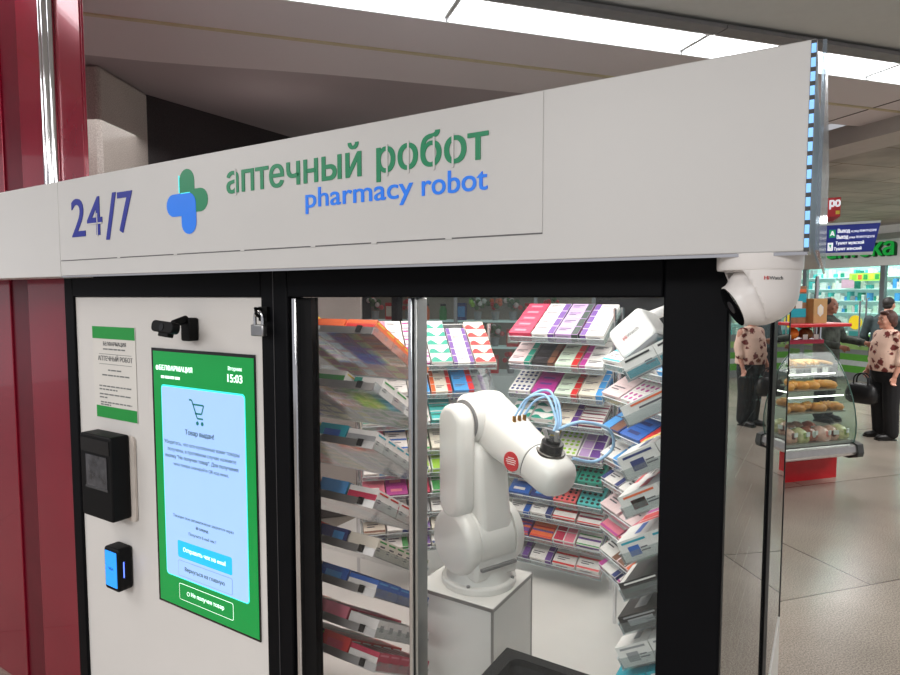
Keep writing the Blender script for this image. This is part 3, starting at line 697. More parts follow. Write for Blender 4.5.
# white box camera high on the right, inside the glass
bc_ = thing('box_camera', 'white rounded box camera tilted down, mounted high at the right of the window', 'security camera', T=M.Translation((-.362, 1.40, 1.708)) @ M.Rotation(R(-8), 4, 'Z') @ M.Rotation(R(-41), 4, 'Y') @ M.Rotation(R(-14), 4, 'X'))
mb = MB(); mb.prism(rrect(-.050, -.036, .050, .044, .014), -.035, .035, camw); mb.build('shell', bc_, bevel=.008, seg=4)
mb = MB(); mb.prism(rrect(-.049, -.045, .049, -.030, .006), -.034, .034, mat('camera_grey', (112, 112, 114), .4)); mb.build('base_grey', bc_, bevel=.004)
tmp = text_mb('Hi', red, x0=-.022, x1=-.012, z0=.0, y=-.0352, depth=.0005, bold=.02); tmp = text_mb('Watch', mat('logo_grey', (120, 112, 110), .5), x0=-.011, x1=.022, z0=.0, y=-.0352, depth=.0005, mb=tmp); tmp.build('lettering', bc_)
mb = MB(); mb.cyl((.030, .03, .040), (.075, .06, .035), .012, camw, seg=14); mb.build('bracket', bc_, smooth=40)

# ------------------------------------------------------------------ medicine racks
PAL = dict(wh=(228, 224, 220), cr=(226, 216, 200), pk=(222, 120, 140), cri=(190, 34, 74), pur=(104, 62, 140), lil=(182, 150, 196), mag=(176, 52, 140), teal=(22, 140, 118), aqua=(78, 186, 184), navy=(32, 48, 112), blue=(34, 92, 176), sky=(70, 150, 214),
    red=(206, 40, 40), org=(228, 104, 52), yel=(224, 196, 60), grn=(52, 146, 66), lime=(150, 196, 50), blk=(36, 32, 32), drk=(44, 60, 52), brn=(120, 78, 56), gry=(150, 150, 152), mar=(140, 26, 66), tur=(20, 158, 176), cor=(226, 96, 96), pal=(226, 200, 200), grnw=(204, 220, 200))
NAMES = dict(wh='white', cr='cream', pk='pink', cri='crimson', pur='purple', lil='lilac', mag='magenta', teal='teal', aqua='aqua', navy='navy', blue='blue', sky='sky-blue', red='red', org='orange', yel='yellow', grn='green', lime='lime', blk='black', drk='dark green', brn='brown',
    gry='grey', mar='maroon', tur='turquoise', cor='coral', pal='pale pink', grnw='pale green')
def cm(k): return mat('carton_' + k, PAL[k], .42, vary=.05, scale=60)
carton_ink = mat('carton_ink', (92, 88, 96), .6)
BOXES = []
def carton_mesh(w, d, h, base, acc, acc2, design, rnd):
    """carton lying on the tray: x across, y up the slope, z off the tray; printed panels on the top and the low face"""
    mb = MB(); B_ = cm(base); A_ = cm(acc); C_ = cm(acc2)
    mb.box((-w / 2, 0, 0), (w / 2, d, h), B_)
    e = .0005
    def topq(x0, x1, y0, y1, m, k=1): mb.quad([(x0, y0, h + e * k), (x1, y0, h + e * k), (x1, y1, h + e * k), (x0, y1, h + e * k)], m)
    def frq(x0, x1, z0, z1, m, k=1): mb.quad([(x0, -e * k, z0), (x1, -e * k, z0), (x1, -e * k, z1), (x0, -e * k, z1)], m)
    def bkq(x0, x1, z0, z1, m, k=1): mb.quad([(x0, d + e * k, z0), (x1, d + e * k, z0), (x1, d + e * k, z1), (x0, d + e * k, z1)], m)
    def sdq(s, y0, y1, z0, z1, m, k=1): x = s * (w / 2 + e * k); mb.quad([(x, y0, z0), (x, y1, z0), (x, y1, z1), (x, y0, z1)], m)
    W = w / 2 * .985; D = d * .97; D0 = d * .03; Z0 = h * .04; Z1 = h * .96
    def bars(x0, x1, nb=3, m=carton_ink):
        for k in range(nb):
            L = (x1 - x0) * (.9, .6, .75, .5)[k % 4]; y = D0 + (D - D0) * (.72 - .22 * k); topq(x0, x0 + L, y, y + d * .09, m, 2)
            z = h * (.66 - .2 * k)
            if z > .1 * h: frq(x0, x0 + L, z, z + h * .09, m, 2)
    def btq(x0, x1, y0, y1, m, k=1): mb.quad([(x0, y0, -e * k * .6), (x1, y0, -e * k * .6), (x1, y1, -e * k * .6), (x0, y1, -e * k * .6)], m)
    q = rnd.uniform(-.3, .2)
    btq(-W, W * (.25 + q), D0, D0 + d * rnd.uniform(.3, .55), A_); btq(W * (.35 + q), W * .9, D0 + d * .1, D - d * .1, C_); btq(-W * .9, W * (.2 + q), d * .66, d * .74, carton_ink); btq(-W * .9, W * q, d * .82, d * .88, carton_ink)
    if design == 'end':
        topq(W * .45, W, D0, D, A_); frq(W * .45, W, Z0, Z1, A_); bkq(W * .45, W, Z0, Z1, A_); sdq(1, D0, D, Z0, Z1, A_); bars(-W * .85, W * .3, 2)
    elif design == 'endl':
        topq(-W, -W * .5, D0, D, A_); frq(-W, -W * .5, Z0, Z1, A_); bkq(-W, -W * .5, Z0, Z1, A_); sdq(-1, D0, D, Z0, Z1, A_); bars(-W * .35, W * .85, 2)
    elif design == 'both':
        for s in (-1, 1):
            a, b = sorted((s * W * .6, s * W)); topq(a, b, D0, D, A_ if s < 0 else C_); frq(a, b, Z0, Z1, A_ if s < 0 else C_); sdq(s, D0, D, Z0, Z1, A_ if s < 0 else C_)
        bars(-W * .5, W * .4, 2)
    elif design == 'low':
        frq(-W, W, Z0, h * .55, A_); topq(-W, W, D0, D0 + d * .2, A_); bkq(-W, W, Z0, h * .5, A_); sdq(1, D0, D, Z0, h * .4, A_); sdq(-1, D0, D, Z0, h * .4, A_); bars(-W * .7, W * .5, 2)
    elif design == 'lines':
        topq(-W, W, D0 + d * .55, D0 + d * .78, A_); frq(-W, W, h * .7, h * .9, A_); frq(-W, W, h * .08, h * .2, C_); topq(-W, W, D0, D0 + d * .12, C_); bars(-W * .7, W * .6, 1); sdq(1, D0, D, h * .3, h * .6, A_); bkq(-W, W, h * .3, h * .7, A_)
    elif design == 'wave':
        n = 10
        pts = [(-W + 2 * W * k / n, D0 + (D - D0) * (.35 + .28 * sin(2.6 * k / n * pi)), h + e) for k in range(n + 1)]
        mb.quad([(-W, D0, h + e)] + [(W, D0, h + e)] + pts[::-1], A_)
        pts = [(-W + 2 * W * k / n, -e, h * (.45 + .25 * cos(2.2 * k / n * pi))) for k in range(n + 1)]
        mb.quad([(-W, -e, Z0), (W, -e, Z0)] + pts[::-1], A_); sdq(1, D0, D, Z0, h * .5, A_); sdq(-1, D0, D, Z0, h * .5, A_); bkq(-W, W, Z0, h * .5, A_)
    elif design == 'dots':
        for i in range(4):
            for j in range(2):
                x = -W * .72 + i * W * .48; y = d * (.28 + .42 * j); r = min(W * .16, d * .16)
                mb.quad([(x + r * cos(R(t)), y + r * sin(R(t)), h + e) for t in range(0, 360, 45)], A_)
                z = h * (.28 + .42 * j); r2 = min(W * .15, h * .15)
                if (i + j) % 2 == 0: mb.quad([(x + r2 * cos(R(t)), -e, z + r2 * sin(R(t))) for t in range(0, 360, 45)], C_)
        sdq(1, d * .3, d * .7, h * .3, h * .7, A_); sdq(-1, d * .3, d * .7, h * .3, h * .7, A_)
    elif design == 'block':
        topq(-W * .9, -W * .05, D0, D, A_); topq(W * .05, W * .9, D0, D, C_); frq(-W * .9, -W * .05, h * .15, h * .85, A_); frq(W * .05, W * .9, h * .15, h * .85, C_); sdq(1, D0 + d * .1, D - d * .1, h * .2, h * .8, A_); sdq(-1, D0 + d * .1, D - d * .1, h * .2, h * .8, C_); bkq(-W * .8, 0, h * .2, h * .8, A_)
    elif design == 'full':
        topq(-W * .6, W * .5, D0 + d * .3, D0 + d * .6, A_); frq(-W * .7, W * .4, h * .35, h * .7, A_); sdq(1, d * .2, d * .8, h * .3, h * .7, A_); bkq(-W * .6, W * .6, h * .3, h * .7, A_)
    elif design == 'logo':
        for x in (-W * .5, W * .45):
            r = min(h, w) * .22; mb.quad([(x + r * cos(R(t)), -e, h * .38 + r * sin(R(t))) for t in range(0, 360, 30)], A_)
            sdq(1, d * .25, d * .6, h * .2, h * .65, A_)
        frq(-W * .8, W * .8, h * .72, h * .82, C_); topq(-W * .8, W * .6, d * .5, d * .7, A_); sdq(-1, d * .25, d * .6, h * .2, h * .65, A_)
    if design in ('logo', 'plain', 'lines', 'low', 'end', 'full'):
        for s_ in (-1, 1): sdq(s_, d * .12, d * .88, h * .80, h * .90, C_, 1.6); sdq(s_, d * .62, d * .9, h * .30, h * .36, carton_ink, 1.6); sdq(s_, d * .62, d * .84, h * .44, h * .50, carton_ink, 1.6)
    if design == 'plain':
        bars(-W * .7, W * .7, 2); sdq(1, d * .2, d * .7, h * .55, h * .65, carton_ink); sdq(-1, d * .2, d * .7, h * .55, h * .65, carton_ink)
    return mb.mesh('carton')

ORD = ['top', 'second', 'third', 'fourth', 'fifth', 'sixth', 'seventh', 'eighth', 'ninth', 'tenth']
ORD1 = ['first', 'second', 'third', 'fourth', 'fifth', 'sixth']
def tray_meshes(W, L, Hs=.022):
    t = .0025
    b = MB(); b.box((0, 0, -t), (W, L, -.0004), acrylic); b.box((0, 0, 0), (t, L, Hs), acrylic); b.box((W - t, 0, 0), (W, L, Hs), acrylic)
    lp = MB(); lp.box((t, -t, -t), (W - t, 0, .024), acrylic_lip); lp.box((0, -t * 1.2, .0232), (W, .0005, .0245), acrylic_edge); lp.box((0, -t * 1.2, -t), (W, .0, -t + .0016), acrylic_edge)
    br = MB(); br.box((0, L, -.004), (W, L + .004, .016), brushed)
    return b, lp, br
clip_me = MB().box((-.008, -.002, -.009), (.008, .003, .010), black_plastic).mesh('clip')
def rack(name, label, origin, ang, W, L, tilt, rows, cols, spec, where, zlow=FZ, div=True, hgt=(.03, .045), dep=.05, fill=None, legs=None):
    """a free-standing rack; origin is the low left corner on plan, local x along the rack and local y towards the high side"""
    root = thing(name, label, 'rack', (origin[0], origin[1], zlow), ang)
    cl = cos(tilt) * L
    top = max(rows) + .16 * 0 + sin(tilt) * L - zlow + .02
    for px, py in (legs if legs is not None else ((.0, cl + .012), (W, cl + .012), (W + .004, cl * .5))):
        MB().cyl((px, py, 0), (px, py, top), .007, chrome, seg=12).build('post', root, smooth=40)
    tb, lb, bb = tray_meshes(W, L); tm, lm, bm_ = tb.mesh('tray'), lb.mesh('lip'), bb.mesh('bar')
    dv = MB()
    cw = W / cols
    for k in range(1, cols): dv.box((k * cw - .0008, .0, 0), (k * cw + .0008, L, .016), acrylic)
    dm = dv.mesh('dividers')
    rootM = M.Translation((origin[0], origin[1], zlow)) @ M.Rotation(ang, 4, 'Z')
    for ri, z in enumerate(rows):
        T = M.Translation((0, 0, z - zlow)) @ M.Rotation(tilt, 4, 'X')
        tray = bpy.data.objects.new('shelf_tray', tm); col.objects.link(tray); tray.parent = root; tray.matrix_basis = T
        for nm, me in (('front_lip', lm), ('back_bar', bm_), ('divider', dm)):
            if nm == 'divider' and not div: continue
            q = bpy.data.objects.new(nm, me); col.objects.link(q); q.parent = tray
        if 'front left' in where:
            for x in (.045, .20):
                q = bpy.data.objects.new('clip', clip_me); col.objects.link(q); q.parent = tray; q.location = (x, L + .004, .008)
        for ci in range(cols):
            sp = spec[ri][ci] if ri < len(spec) and ci < len(spec[ri]) else None
            if not sp: continue
            base, acc, acc2, design = sp[:4]; o = sp[4] if len(sp) > 4 else {}
            rnd = random.Random(ri * 31 + ci * 7 + len(name))
            d = o.get('d', dep * rnd.uniform(.85, 1.12)); h = o.get('h', rnd.uniform(*hgt)); w = o.get('w', cw * .93)
            n = o.get('n', int((L - .006) // (d + .0012))); me = carton_mesh(w, d, h, base, acc, acc2, design, rnd)
            n = max(1, min(n, int((L - .004) // (d + .0008))))
            if 'd' not in o: d = (L - .004) / n - .0012; me = carton_mesh(w, d, h, base, acc, acc2, design, rnd)
            if fill: n = min(n, fill)
            cname = NAMES[base] + ('-and-' + NAMES[acc] if acc != base else '')
            for k in range(n):
                Mx = rootM @ T @ M.Translation(((ci + .5) * cw + rnd.uniform(-1, 1) * max(0, cw * .97 - w) * .3, .002 + k * (d + .0012), .0006))
                BOXES.append((me, Mx, cname, ri, ci, k, n, where, len(rows), cols, o.get('kind', 'medicine carton')))
    return root
W_ = 'wh'
back_spec = [
 [('cri', 'pk', 'wh', 'full'), ('wh', 'pur', 'navy', 'end'), ('lil', 'drk', 'mag', 'end', dict(n=4)), ('wh', 'pur', 'pur', 'endl')],
 [('pal', 'teal', 'wh', 'end'), ('blk', 'brn', 'red', 'end'), ('grnw', 'red', 'wh', 'end'), ('wh', 'mag', 'pk', 'endl')],
 [('wh', 'navy', 'lil', 'dots'), ('mag', 'pur', 'lil', 'full'), ('grnw', 'red', 'wh', 'end'), ('cr', 'sky', 'wh', 'end')],
 [('wh', 'teal', 'teal', 'wave'), ('wh', 'teal', 'aqua', 'wave'), ('cr', 'pur', 'mar', 'end'), ('wh', 'mar', 'mar', 'lines')],
 [('wh', 'blue', 'blue', 'end'), ('wh', 'grn', 'yel', 'block'), ('wh', 'lime', 'pur', 'dots'), ('wh', 'lil', 'pur', 'block')],
 [('wh', 'red', 'red', 'low'), ('wh', 'gry', 'blue', 'plain'), ('teal', 'blk', 'wh', 'dots'), ('teal', 'blk', 'blk', 'dots')],
 [('blue', 'wh', 'wh', 'full'), ('navy', 'sky', 'wh', 'full'), ('cor', 'blk', 'lime', 'dots'), ('aqua', 'blk', 'blk', 'dots')],
 [('wh', 'blue', 'red', 'end'), ('wh', 'navy', 'red', 'end'), ('wh', 'red', 'red', 'lines'), ('wh', 'mar', 'red', 'lines')],
 [('pur', 'org', 'red', 'lines'), ('org', 'pur', 'red', 'lines'), ('wh', 'cri', 'pk', 'block'), ('wh', 'pur', 'grn', 'lines')],
 [('gry', 'pur', 'wh', 'end'), ('wh', 'pur', 'pur', 'end'), ('wh', 'red', 'red', 'low'), ('wh', 'cor', 'red', 'low')]]
rack('medicine_rack', 'middle rack of clear tilted trays full of cartons, straight behind the robot', (-1.178, 2.40), 0, .42, .255, R(29), [1.607, 1.487, 1.362, 1.245, 1.108, 1.008, .918, .838, .740, .640], 4, back_spec, 'rack behind the robot', dep=.045)
lb_spec = [
 [('wh', 'pur', 'pur', 'lines'), ('wh', 'pk', 'mag', 'endl'), ('wh', 'mag', 'mag', 'lines'), ('wh', 'teal', 'teal', 'wave'), ('wh', 'pur', 'pur', 'both'), ('cr', 'red', 'red', 'wave')],
 [('wh', 'grn', 'teal', 'end'), ('wh', 'navy', 'sky', 'plain'), ('cr', 'sky', 'blue', 'end'), ('cr', 'org', 'red', 'both'), ('sky', 'red', 'navy', 'end'), None],
 [('wh', 'teal', 'grn', 'low'), ('wh', 'red', 'red', 'low'), ('wh', 'drk', 'grn', 'dots'), ('aqua', 'teal', 'wh', 'lines'), ('wh', 'pur', 'pur', 'dots'), ('wh', 'lil', 'pur', 'end')],
 [('cr', 'pk', 'pk', 'end'), ('wh', 'blue', 'blue', 'low'), ('cr', 'grn', 'grn', 'low'), ('cr', 'gry', 'grn', 'plain'), ('cr', 'brn', 'cri', 'end'), ('wh', 'cri', 'red', 'low')],
 [('wh', 'sky', 'blue', 'end'), ('cr', 'red', 'red', 'low'), ('cr', 'grn', 'lime', 'block'), ('grnw', 'lime', 'grn', 'block'), ('cr', 'grn', 'grn', 'end'), ('wh', 'gry', 'gry', 'plain')],
 [('pk', 'wh', 'wh', 'full'), ('mag', 'pk', 'wh', 'full'), ('cri', 'mag', 'pk', 'full'), ('wh', 'grn', 'gry', 'block'), ('wh', 'pk', 'cri', 'end'), ('wh', 'gry', 'gry', 'plain')],
 [('gry', 'navy', 'blue', 'logo'), ('wh', 'blue', 'blue', 'logo'), ('gry', 'navy', 'navy', 'logo'), ('wh', 'gry', 'blk', 'end'), ('cr', 'blk', 'gry', 'end'), ('wh', 'blue', 'gry', 'plain')],
 [('cr', 'brn', 'org', 'low'), ('wh', 'navy', 'navy', 'end'), ('cr', 'pur', 'blue', 'end'), ('cr', 'brn', 'gry', 'plain'), ('cr', 'yel', 'brn', 'low'), ('wh', 'gry', 'blk', 'low')],
 [('wh', 'navy', 'navy', 'end'), ('wh', 'grn', 'grn', 'end'), ('cr', 'pur', 'yel', 'end'), ('wh', 'navy', 'blue', 'low'), ('cr', 'brn', 'brn', 'plain'), ('wh', 'gry', 'gry', 'plain')]]
rack('medicine_rack', 'corner rack of clear tilted trays behind the robot, left of the middle rack', (-1.596, 1.904), pi / 4, .565, .27, R(37), [1.497, 1.378, 1.255, 1.142, 1.050, .962, .880, .805, .735], 6, lb_spec, 'left corner rack', dep=.044, fill=5)
rb_spec = [
 [('wh', 'tur', 'navy', 'low'), ('wh', 'gry', 'gry', 'plain'), ('wh', 'sky', 'sky', 'end')], [('pal', 'red', 'lil', 'plain'), ('wh', 'mag', 'pk', 'dots'), ('wh', 'pk', 'pk', 'plain')],
 [('navy', 'sky', 'brn', 'block'), ('blue', 'navy', 'wh', 'full'), ('red', 'wh', 'wh', 'full')], [('wh', 'sky', 'sky', 'end'), ('wh', 'tur', 'sky', 'plain'), ('wh', 'gry', 'gry', 'plain')],
 [('wh', 'navy', 'navy', 'both'), ('wh', 'lil', 'navy', 'plain'), ('pal', 'pk', 'pk', 'end')], [('pal', 'lil', 'pk', 'plain'), ('pal', 'pk', 'mag', 'end'), ('wh', 'red', 'cri', 'low')],
 [('pk', 'wh', 'mag', 'lines'), ('pal', 'cri', 'pk', 'low'), ('wh', 'mag', 'mag', 'end')], [('wh', 'brn', 'org', 'end'), ('pal', 'brn', 'org', 'block'), ('cr', 'org', 'brn', 'low')],
 [('wh', 'mag', 'navy', 'both'), ('wh', 'cri', 'mag', 'lines'), ('wh', 'pk', 'mag', 'end')]]
rack('medicine_rack', 'corner rack of clear tilted trays right of the middle rack, behind the near right rack', (-.690, 2.20), -pi / 4, .40, .27, R(30), [1.535, 1.416, 1.296, 1.188, 1.103, 1.004, .925, .837, .769], 3, rb_spec, 'right corner rack', dep=.056, fill=4, legs=((-.012, .06), (.0, .245), (.40, .245)))
nr_spec = [
 [None, ('wh', 'gry', 'blk', 'plain'), ('wh', 'tur', 'blk', 'low', dict(h=.045))], [('wh', 'mag', 'blk', 'dots'), ('wh', 'mag', 'drk', 'dots', dict(h=.03)), ('wh', 'gry', 'org', 'plain', dict(d=.19, h=.042))],
 [('red', 'wh', 'yel', 'block'), ('red', 'yel', 'wh', 'block', dict(h=.045)), ('wh', 'navy', 'navy', 'logo', dict(d=.09, h=.050))],
 [('wh', 'cri', 'cri', 'lines'), ('wh', 'red', 'red', 'low'), ('wh', 'red', 'org', 'logo', dict(d=.095, h=.045))], [('wh', 'mag', 'pk', 'end'), ('wh', 'red', 'red', 'block'), ('wh', 'blue', 'tur', 'logo', dict(d=.075, h=.046))],
 [('blk', 'drk', 'gry', 'block'), ('drk', 'grn', 'blk', 'full'), ('blk', 'drk', 'wh', 'lines', dict(d=.10, h=.034))], [('blk', 'gry', 'drk', 'lines'), ('blk', 'drk', 'gry', 'block'), ('blk', 'gry', 'gry', 'full', dict(d=.10, h=.034))],
 [('wh', 'gry', 'gry', 'plain'), ('wh', 'gry', 'gry', 'block'), ('wh', 'gry', 'gry', 'logo', dict(d=.08, h=.044))], [('tur', 'wh', 'wh', 'full'), ('tur', 'sky', 'wh', 'plain'), ('tur', 'aqua', 'wh', 'full', dict(d=.08, h=.05))]]
rack('medicine_rack', 'near right rack of clear tilted trays against the side glass beside the black frame', (-.358, 1.66), -pi / 2, .36, .235, R(30), [1.620, 1.522, 1.405, 1.322, 1.220, 1.140, 1.064, .984, .905], 3, nr_spec, 'near right rack', dep=.062, legs=((0, .204), (.36, .204)))
fr_spec = [
 [('org', 'red', 'yel', 'lines', dict(h=.04)), ('org', 'red', 'cr', 'wave', dict(h=.04)), ('yel', 'org', 'red', 'full'), None], [('wh', 'teal', 'grn', 'end', dict(h=.045, d=.062)), ('wh', 'grn', 'yel', 'lines'), ('blue', 'navy', 'wh', 'full'), ('wh', 'blue', 'blue', 'low')],
 [('wh', 'gry', 'tur', 'lines', dict(h=.045)), ('tur', 'blue', 'wh', 'full', dict(h=.05)), ('lime', 'yel', 'grn', 'full'), ('wh', 'red', 'red', 'low')], [('wh', 'cri', 'red', 'lines', dict(h=.046)), ('sky', 'tur', 'wh', 'both'), ('org', 'wh', 'red', 'block'), ('org', 'wh', 'grn', 'full')],
 [('cr', 'gry', 'grn', 'plain', dict(h=.044)), ('navy', 'sky', 'wh', 'block'), ('red', 'wh', 'navy', 'full'), ('red', 'cri', 'wh', 'full')], [('blue', 'wh', 'sky', 'lines', dict(h=.04)), ('blue', 'sky', 'wh', 'full', dict(h=.045)), ('wh', 'sky', 'blue', 'end'), ('cr', 'org', 'brn', 'low')],
 [('wh', 'gry', 'blk', 'dots', dict(h=.04)), ('pk', 'cri', 'wh', 'both', dict(h=.046)), ('pk', 'cri', 'wh', 'full'), ('cr', 'org', 'red', 'end')], [('cri', 'wh', 'pk', 'lines'), ('red', 'cri', 'wh', 'full'), ('blk', 'brn', 'lime', 'full'), ('blk', 'gry', 'gry', 'plain')]]
TF = R(32)
rack('medicine_rack', 'front left rack of clear trays just inside the sliding glass', (-.985, 1.22 + .285 * cos(TF)), pi, .42, .285, TF, [z - .285 * sin(TF) for z in (1.706, 1.562, 1.410, 1.255, 1.127, 1.017, .909, .815)], 4, fr_spec, 'front left rack', dep=.046, hgt=(.040, .052), legs=((.20, .246), (.42, .246)))

# cartons large enough in view to be individuals; the small remainder stays one mass
KEEP = set()
for r_ in '0-20 23-25 28-31 33-36 38-40 43-46 49-52 55-58 60-62 65-67 71-73 76-79 90 93-95 98-100 103 113-114 118-119 123-124 128 134-135 140-141 145-146 150-151 155 159-160 164-165 169-170 174-175 179-180 184-185 189-190 194-195 199-200 212-214 217-233 239-240 244 249-251 254-256 259 264 274-276 281 287-288 294-296 299 304-306 319 329 334-335 349-350 354-355 359 364-365 394-395 409 414 424 444 449 454 469 477 481-482 485-487 489 493 497-498 501 505-506 517 521 529 533 541 553 557 565 580-581 589 593 597-598 602 606 608 612 615-616 621 624 633 641-642 649-665 667-680 682-683 688-704 706-707 712-725 728 736-739 745 758-760 766 781-784 786-790 803-811 813-814'.split():
    a_, _, b_ = r_.partition('-'); KEEP.update(range(int(a_), int(b_ or a_) + 1))
def place_boxes():
    rest = []
    for i, (me, Mx, cname, ri, ci, k, n, where, nr, nc, kd) in enumerate(BOXES):
        if KEEP is not None and i not in KEEP: rest.append((me, Mx)); continue
        o = bpy.data.objects.new('medicine_carton', me); col.objects.link(o); o.matrix_basis = Mx
        pos = 'front' if k == 0 else ('last' if k == n - 1 else ORD1[k])
        tag(o, '%s carton, %s of column %s, %s tray, %s' % (cname, pos, ('one', 'two', 'three', 'four', 'five', 'six')[ci], 'bottom' if ri == nr - 1 else ORD[ri], where), 'medicine box', 'medicine cartons on the ' + where)
    if rest:
        mb = MB()
        for me, Mx in rest:
            off = len(mb.v); mb.v += [tuple(Mx @ v.co) for v in me.vertices]
            ids = [mb.mi(m) for m in me.materials]
            for p in me.polygons: mb.f.append(tuple(off + j for j in p.vertices)); mb.m.append(ids[p.material_index])
        tag(mb.build('medicine_cartons'), 'remaining small medicine cartons stacked behind the front ones on all racks', 'medicine boxes', None, 'stuff')
place_boxes()

#@@BG0
# ------------------------------------------------------------------ hall beyond: pharmacy shop, deli counter, signs, people
HB = math.atan2(B.y, B.x)
def hall(a, b, z=0.0): return V(AB(a, b, z))
# pharmacy front (runs along B at a = 12.15)
shop_w = mat('shop_white_glow', (222, 224, 222), .5, vary=.02, emit=.12)  # slight glow put in the white to brighten the band under the ceiling
gpan = mat('panel_green', (86, 158, 52), .4, vary=.06); gpan2 = mat('panel_light_green', (150, 190, 110), .4); gryp = mat('panel_grey', (128, 134, 132), .4, vary=.05); gry2 = mat('panel_pale', (186, 194, 192), .4)
def hobj(mb, name, loc, parent=None, **k):
    o = mb.build(name, parent, **k)
    if parent is None: o.location = loc; o.rotation_euler = (0, 0, HB)
    return o
S0 = hall(12.15, -9.5)
mb = MB()
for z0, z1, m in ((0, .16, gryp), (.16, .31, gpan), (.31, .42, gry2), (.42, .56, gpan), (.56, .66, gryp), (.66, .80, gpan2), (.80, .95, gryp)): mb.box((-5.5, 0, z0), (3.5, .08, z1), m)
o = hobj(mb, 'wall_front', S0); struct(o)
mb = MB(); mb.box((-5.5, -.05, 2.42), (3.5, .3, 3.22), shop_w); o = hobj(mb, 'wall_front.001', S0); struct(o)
mb = MB(); mb.box((-5.5, 1.9, 0), (3.5, 2.0, 3.2), mat('shop_back_glow', (176, 212, 206), .6, emit=.35)); mb.box((-5.5, .1, 3.18), (3.5, 2, 3.22), shop_w); o = hobj(mb, 'wall_back.001', S0); struct(o)  # back wall glows to imitate the lit shop interior
w1 = hobj(MB().box((-5.5, .02, .95), (3.5, .03, 2.42), glassy('shop_glass', (232, 246, 244), .02, 1.3, mx=.5)), 'window_1', S0); struct(w1)
fmetal = mat('shop_frame', (140, 146, 148), .35, .6)
for x in (-3.4, -1.75, .12, 1.9): hobj(MB().box((x - .05, -.02, .0), (x + .05, .06, 2.42), fmetal), 'window_post', S0, w1)
t = thing('shop_door_handle', 'tall steel door pull on the pharmacy glass beside the woman', 'door handle', S0 + (B * -.05) + A * -.06, HB)
MB().tube([(-.06, 0, .75), (-.06, -.06, .75), (-.06, -.06, 1.75), (-.06, 0, 1.75)], .018, chrome, 8).build('pull_bar', t, smooth=50)
MB().tube([(-.20, 0, .75), (-.20, -.06, .75), (-.20, -.06, 1.70), (-.20, 0, 1.70)], .018, chrome, 8).build('pull_bar', t, smooth=50)
# sign with green channel letters
t = thing('pharmacy_sign', 'white pharmacy fascia with large raised green letters', 'shop sign', hall(12.09, -9.1, 2.5), HB)
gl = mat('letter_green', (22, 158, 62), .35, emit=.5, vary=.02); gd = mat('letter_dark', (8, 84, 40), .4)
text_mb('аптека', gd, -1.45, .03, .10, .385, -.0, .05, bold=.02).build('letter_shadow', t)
text_mb('аптека', gl, -1.47, .01, .115, .395, -.05, .03, bold=.02).build('lettering', t)
MB().box((-1.6, -.02, .44), (1.2, .02, .56), gry2).build('top_strip', t)
# shelves of stock inside
stock_cols = [cm(k) for k in ('wh', 'aqua', 'wh', 'grnw', 'wh', 'gry', 'wh', 'sky', 'wh', 'pal', 'grnw', 'teal', 'cr', 'wh', 'gry', 'aqua')]
shelf_w = mat('shelf_white_glow', (206, 228, 224), .4, emit=.25)  # shelf surfaces glow to imitate interior lighting
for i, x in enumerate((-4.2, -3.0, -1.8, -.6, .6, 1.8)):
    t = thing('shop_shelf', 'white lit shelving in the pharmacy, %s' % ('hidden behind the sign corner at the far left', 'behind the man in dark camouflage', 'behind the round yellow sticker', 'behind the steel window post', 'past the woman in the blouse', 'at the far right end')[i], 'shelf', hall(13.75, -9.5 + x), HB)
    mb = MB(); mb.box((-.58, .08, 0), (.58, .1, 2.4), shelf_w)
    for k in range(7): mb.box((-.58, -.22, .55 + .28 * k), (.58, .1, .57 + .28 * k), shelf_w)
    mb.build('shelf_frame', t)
    mb = MB(); rn = random.Random(i)
    for k in range(7):
        xx = -.56
        while xx < .52:
            w = rn.uniform(.05, .13); hh = rn.uniform(.08, .22); mb.box((xx, -.2, .57 + .28 * k), (xx + w * .92, -.06, .57 + .28 * k + hh), rn.choice(stock_cols)); xx += w
    s = mb.build('stock', t); s['kind'] = 'stuff'
t = thing('lime_banner', 'lime green and pink banner hanging high inside the pharmacy', 'banner', hall(13.4, -10.75, 2.15), HB)
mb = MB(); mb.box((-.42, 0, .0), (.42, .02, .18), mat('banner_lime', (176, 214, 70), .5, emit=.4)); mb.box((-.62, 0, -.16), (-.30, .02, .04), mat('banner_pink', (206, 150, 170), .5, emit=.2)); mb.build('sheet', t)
mb = MB()
for k, c in enumerate(('lime', 'org', 'grn', 'yel', 'grn')): mb.box((-.34 + k * .14, -.006, .03), (-.24 + k * .14, 0, .15), cm(c))
mb.build('print', t)
t = thing('counter_front', 'glowing lime green checkout counter inside the pharmacy', 'counter', hall(13.0, -10.75, 0), HB)
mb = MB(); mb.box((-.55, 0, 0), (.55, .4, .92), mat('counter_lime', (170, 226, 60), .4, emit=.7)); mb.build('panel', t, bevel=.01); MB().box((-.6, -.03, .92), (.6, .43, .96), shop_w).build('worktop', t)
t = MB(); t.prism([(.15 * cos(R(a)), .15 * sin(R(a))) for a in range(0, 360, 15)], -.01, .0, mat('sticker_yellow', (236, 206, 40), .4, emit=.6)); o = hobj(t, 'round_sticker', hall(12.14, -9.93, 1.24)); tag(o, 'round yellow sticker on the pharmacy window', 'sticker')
t = MB(); t.box((-.2, -.004, -.25), (.2, 0, .25), mat('poster_pale', (150, 190, 190), .4, emit=.2)); t.box((-.16, -.008, -.2), (.16, -.004, -.08), cm('aqua')); o = hobj(t, 'window_poster', hall(12.16, -9.92, 1.13)); tag(o, 'pale poster under the round yellow sticker on the pharmacy window', 'poster')

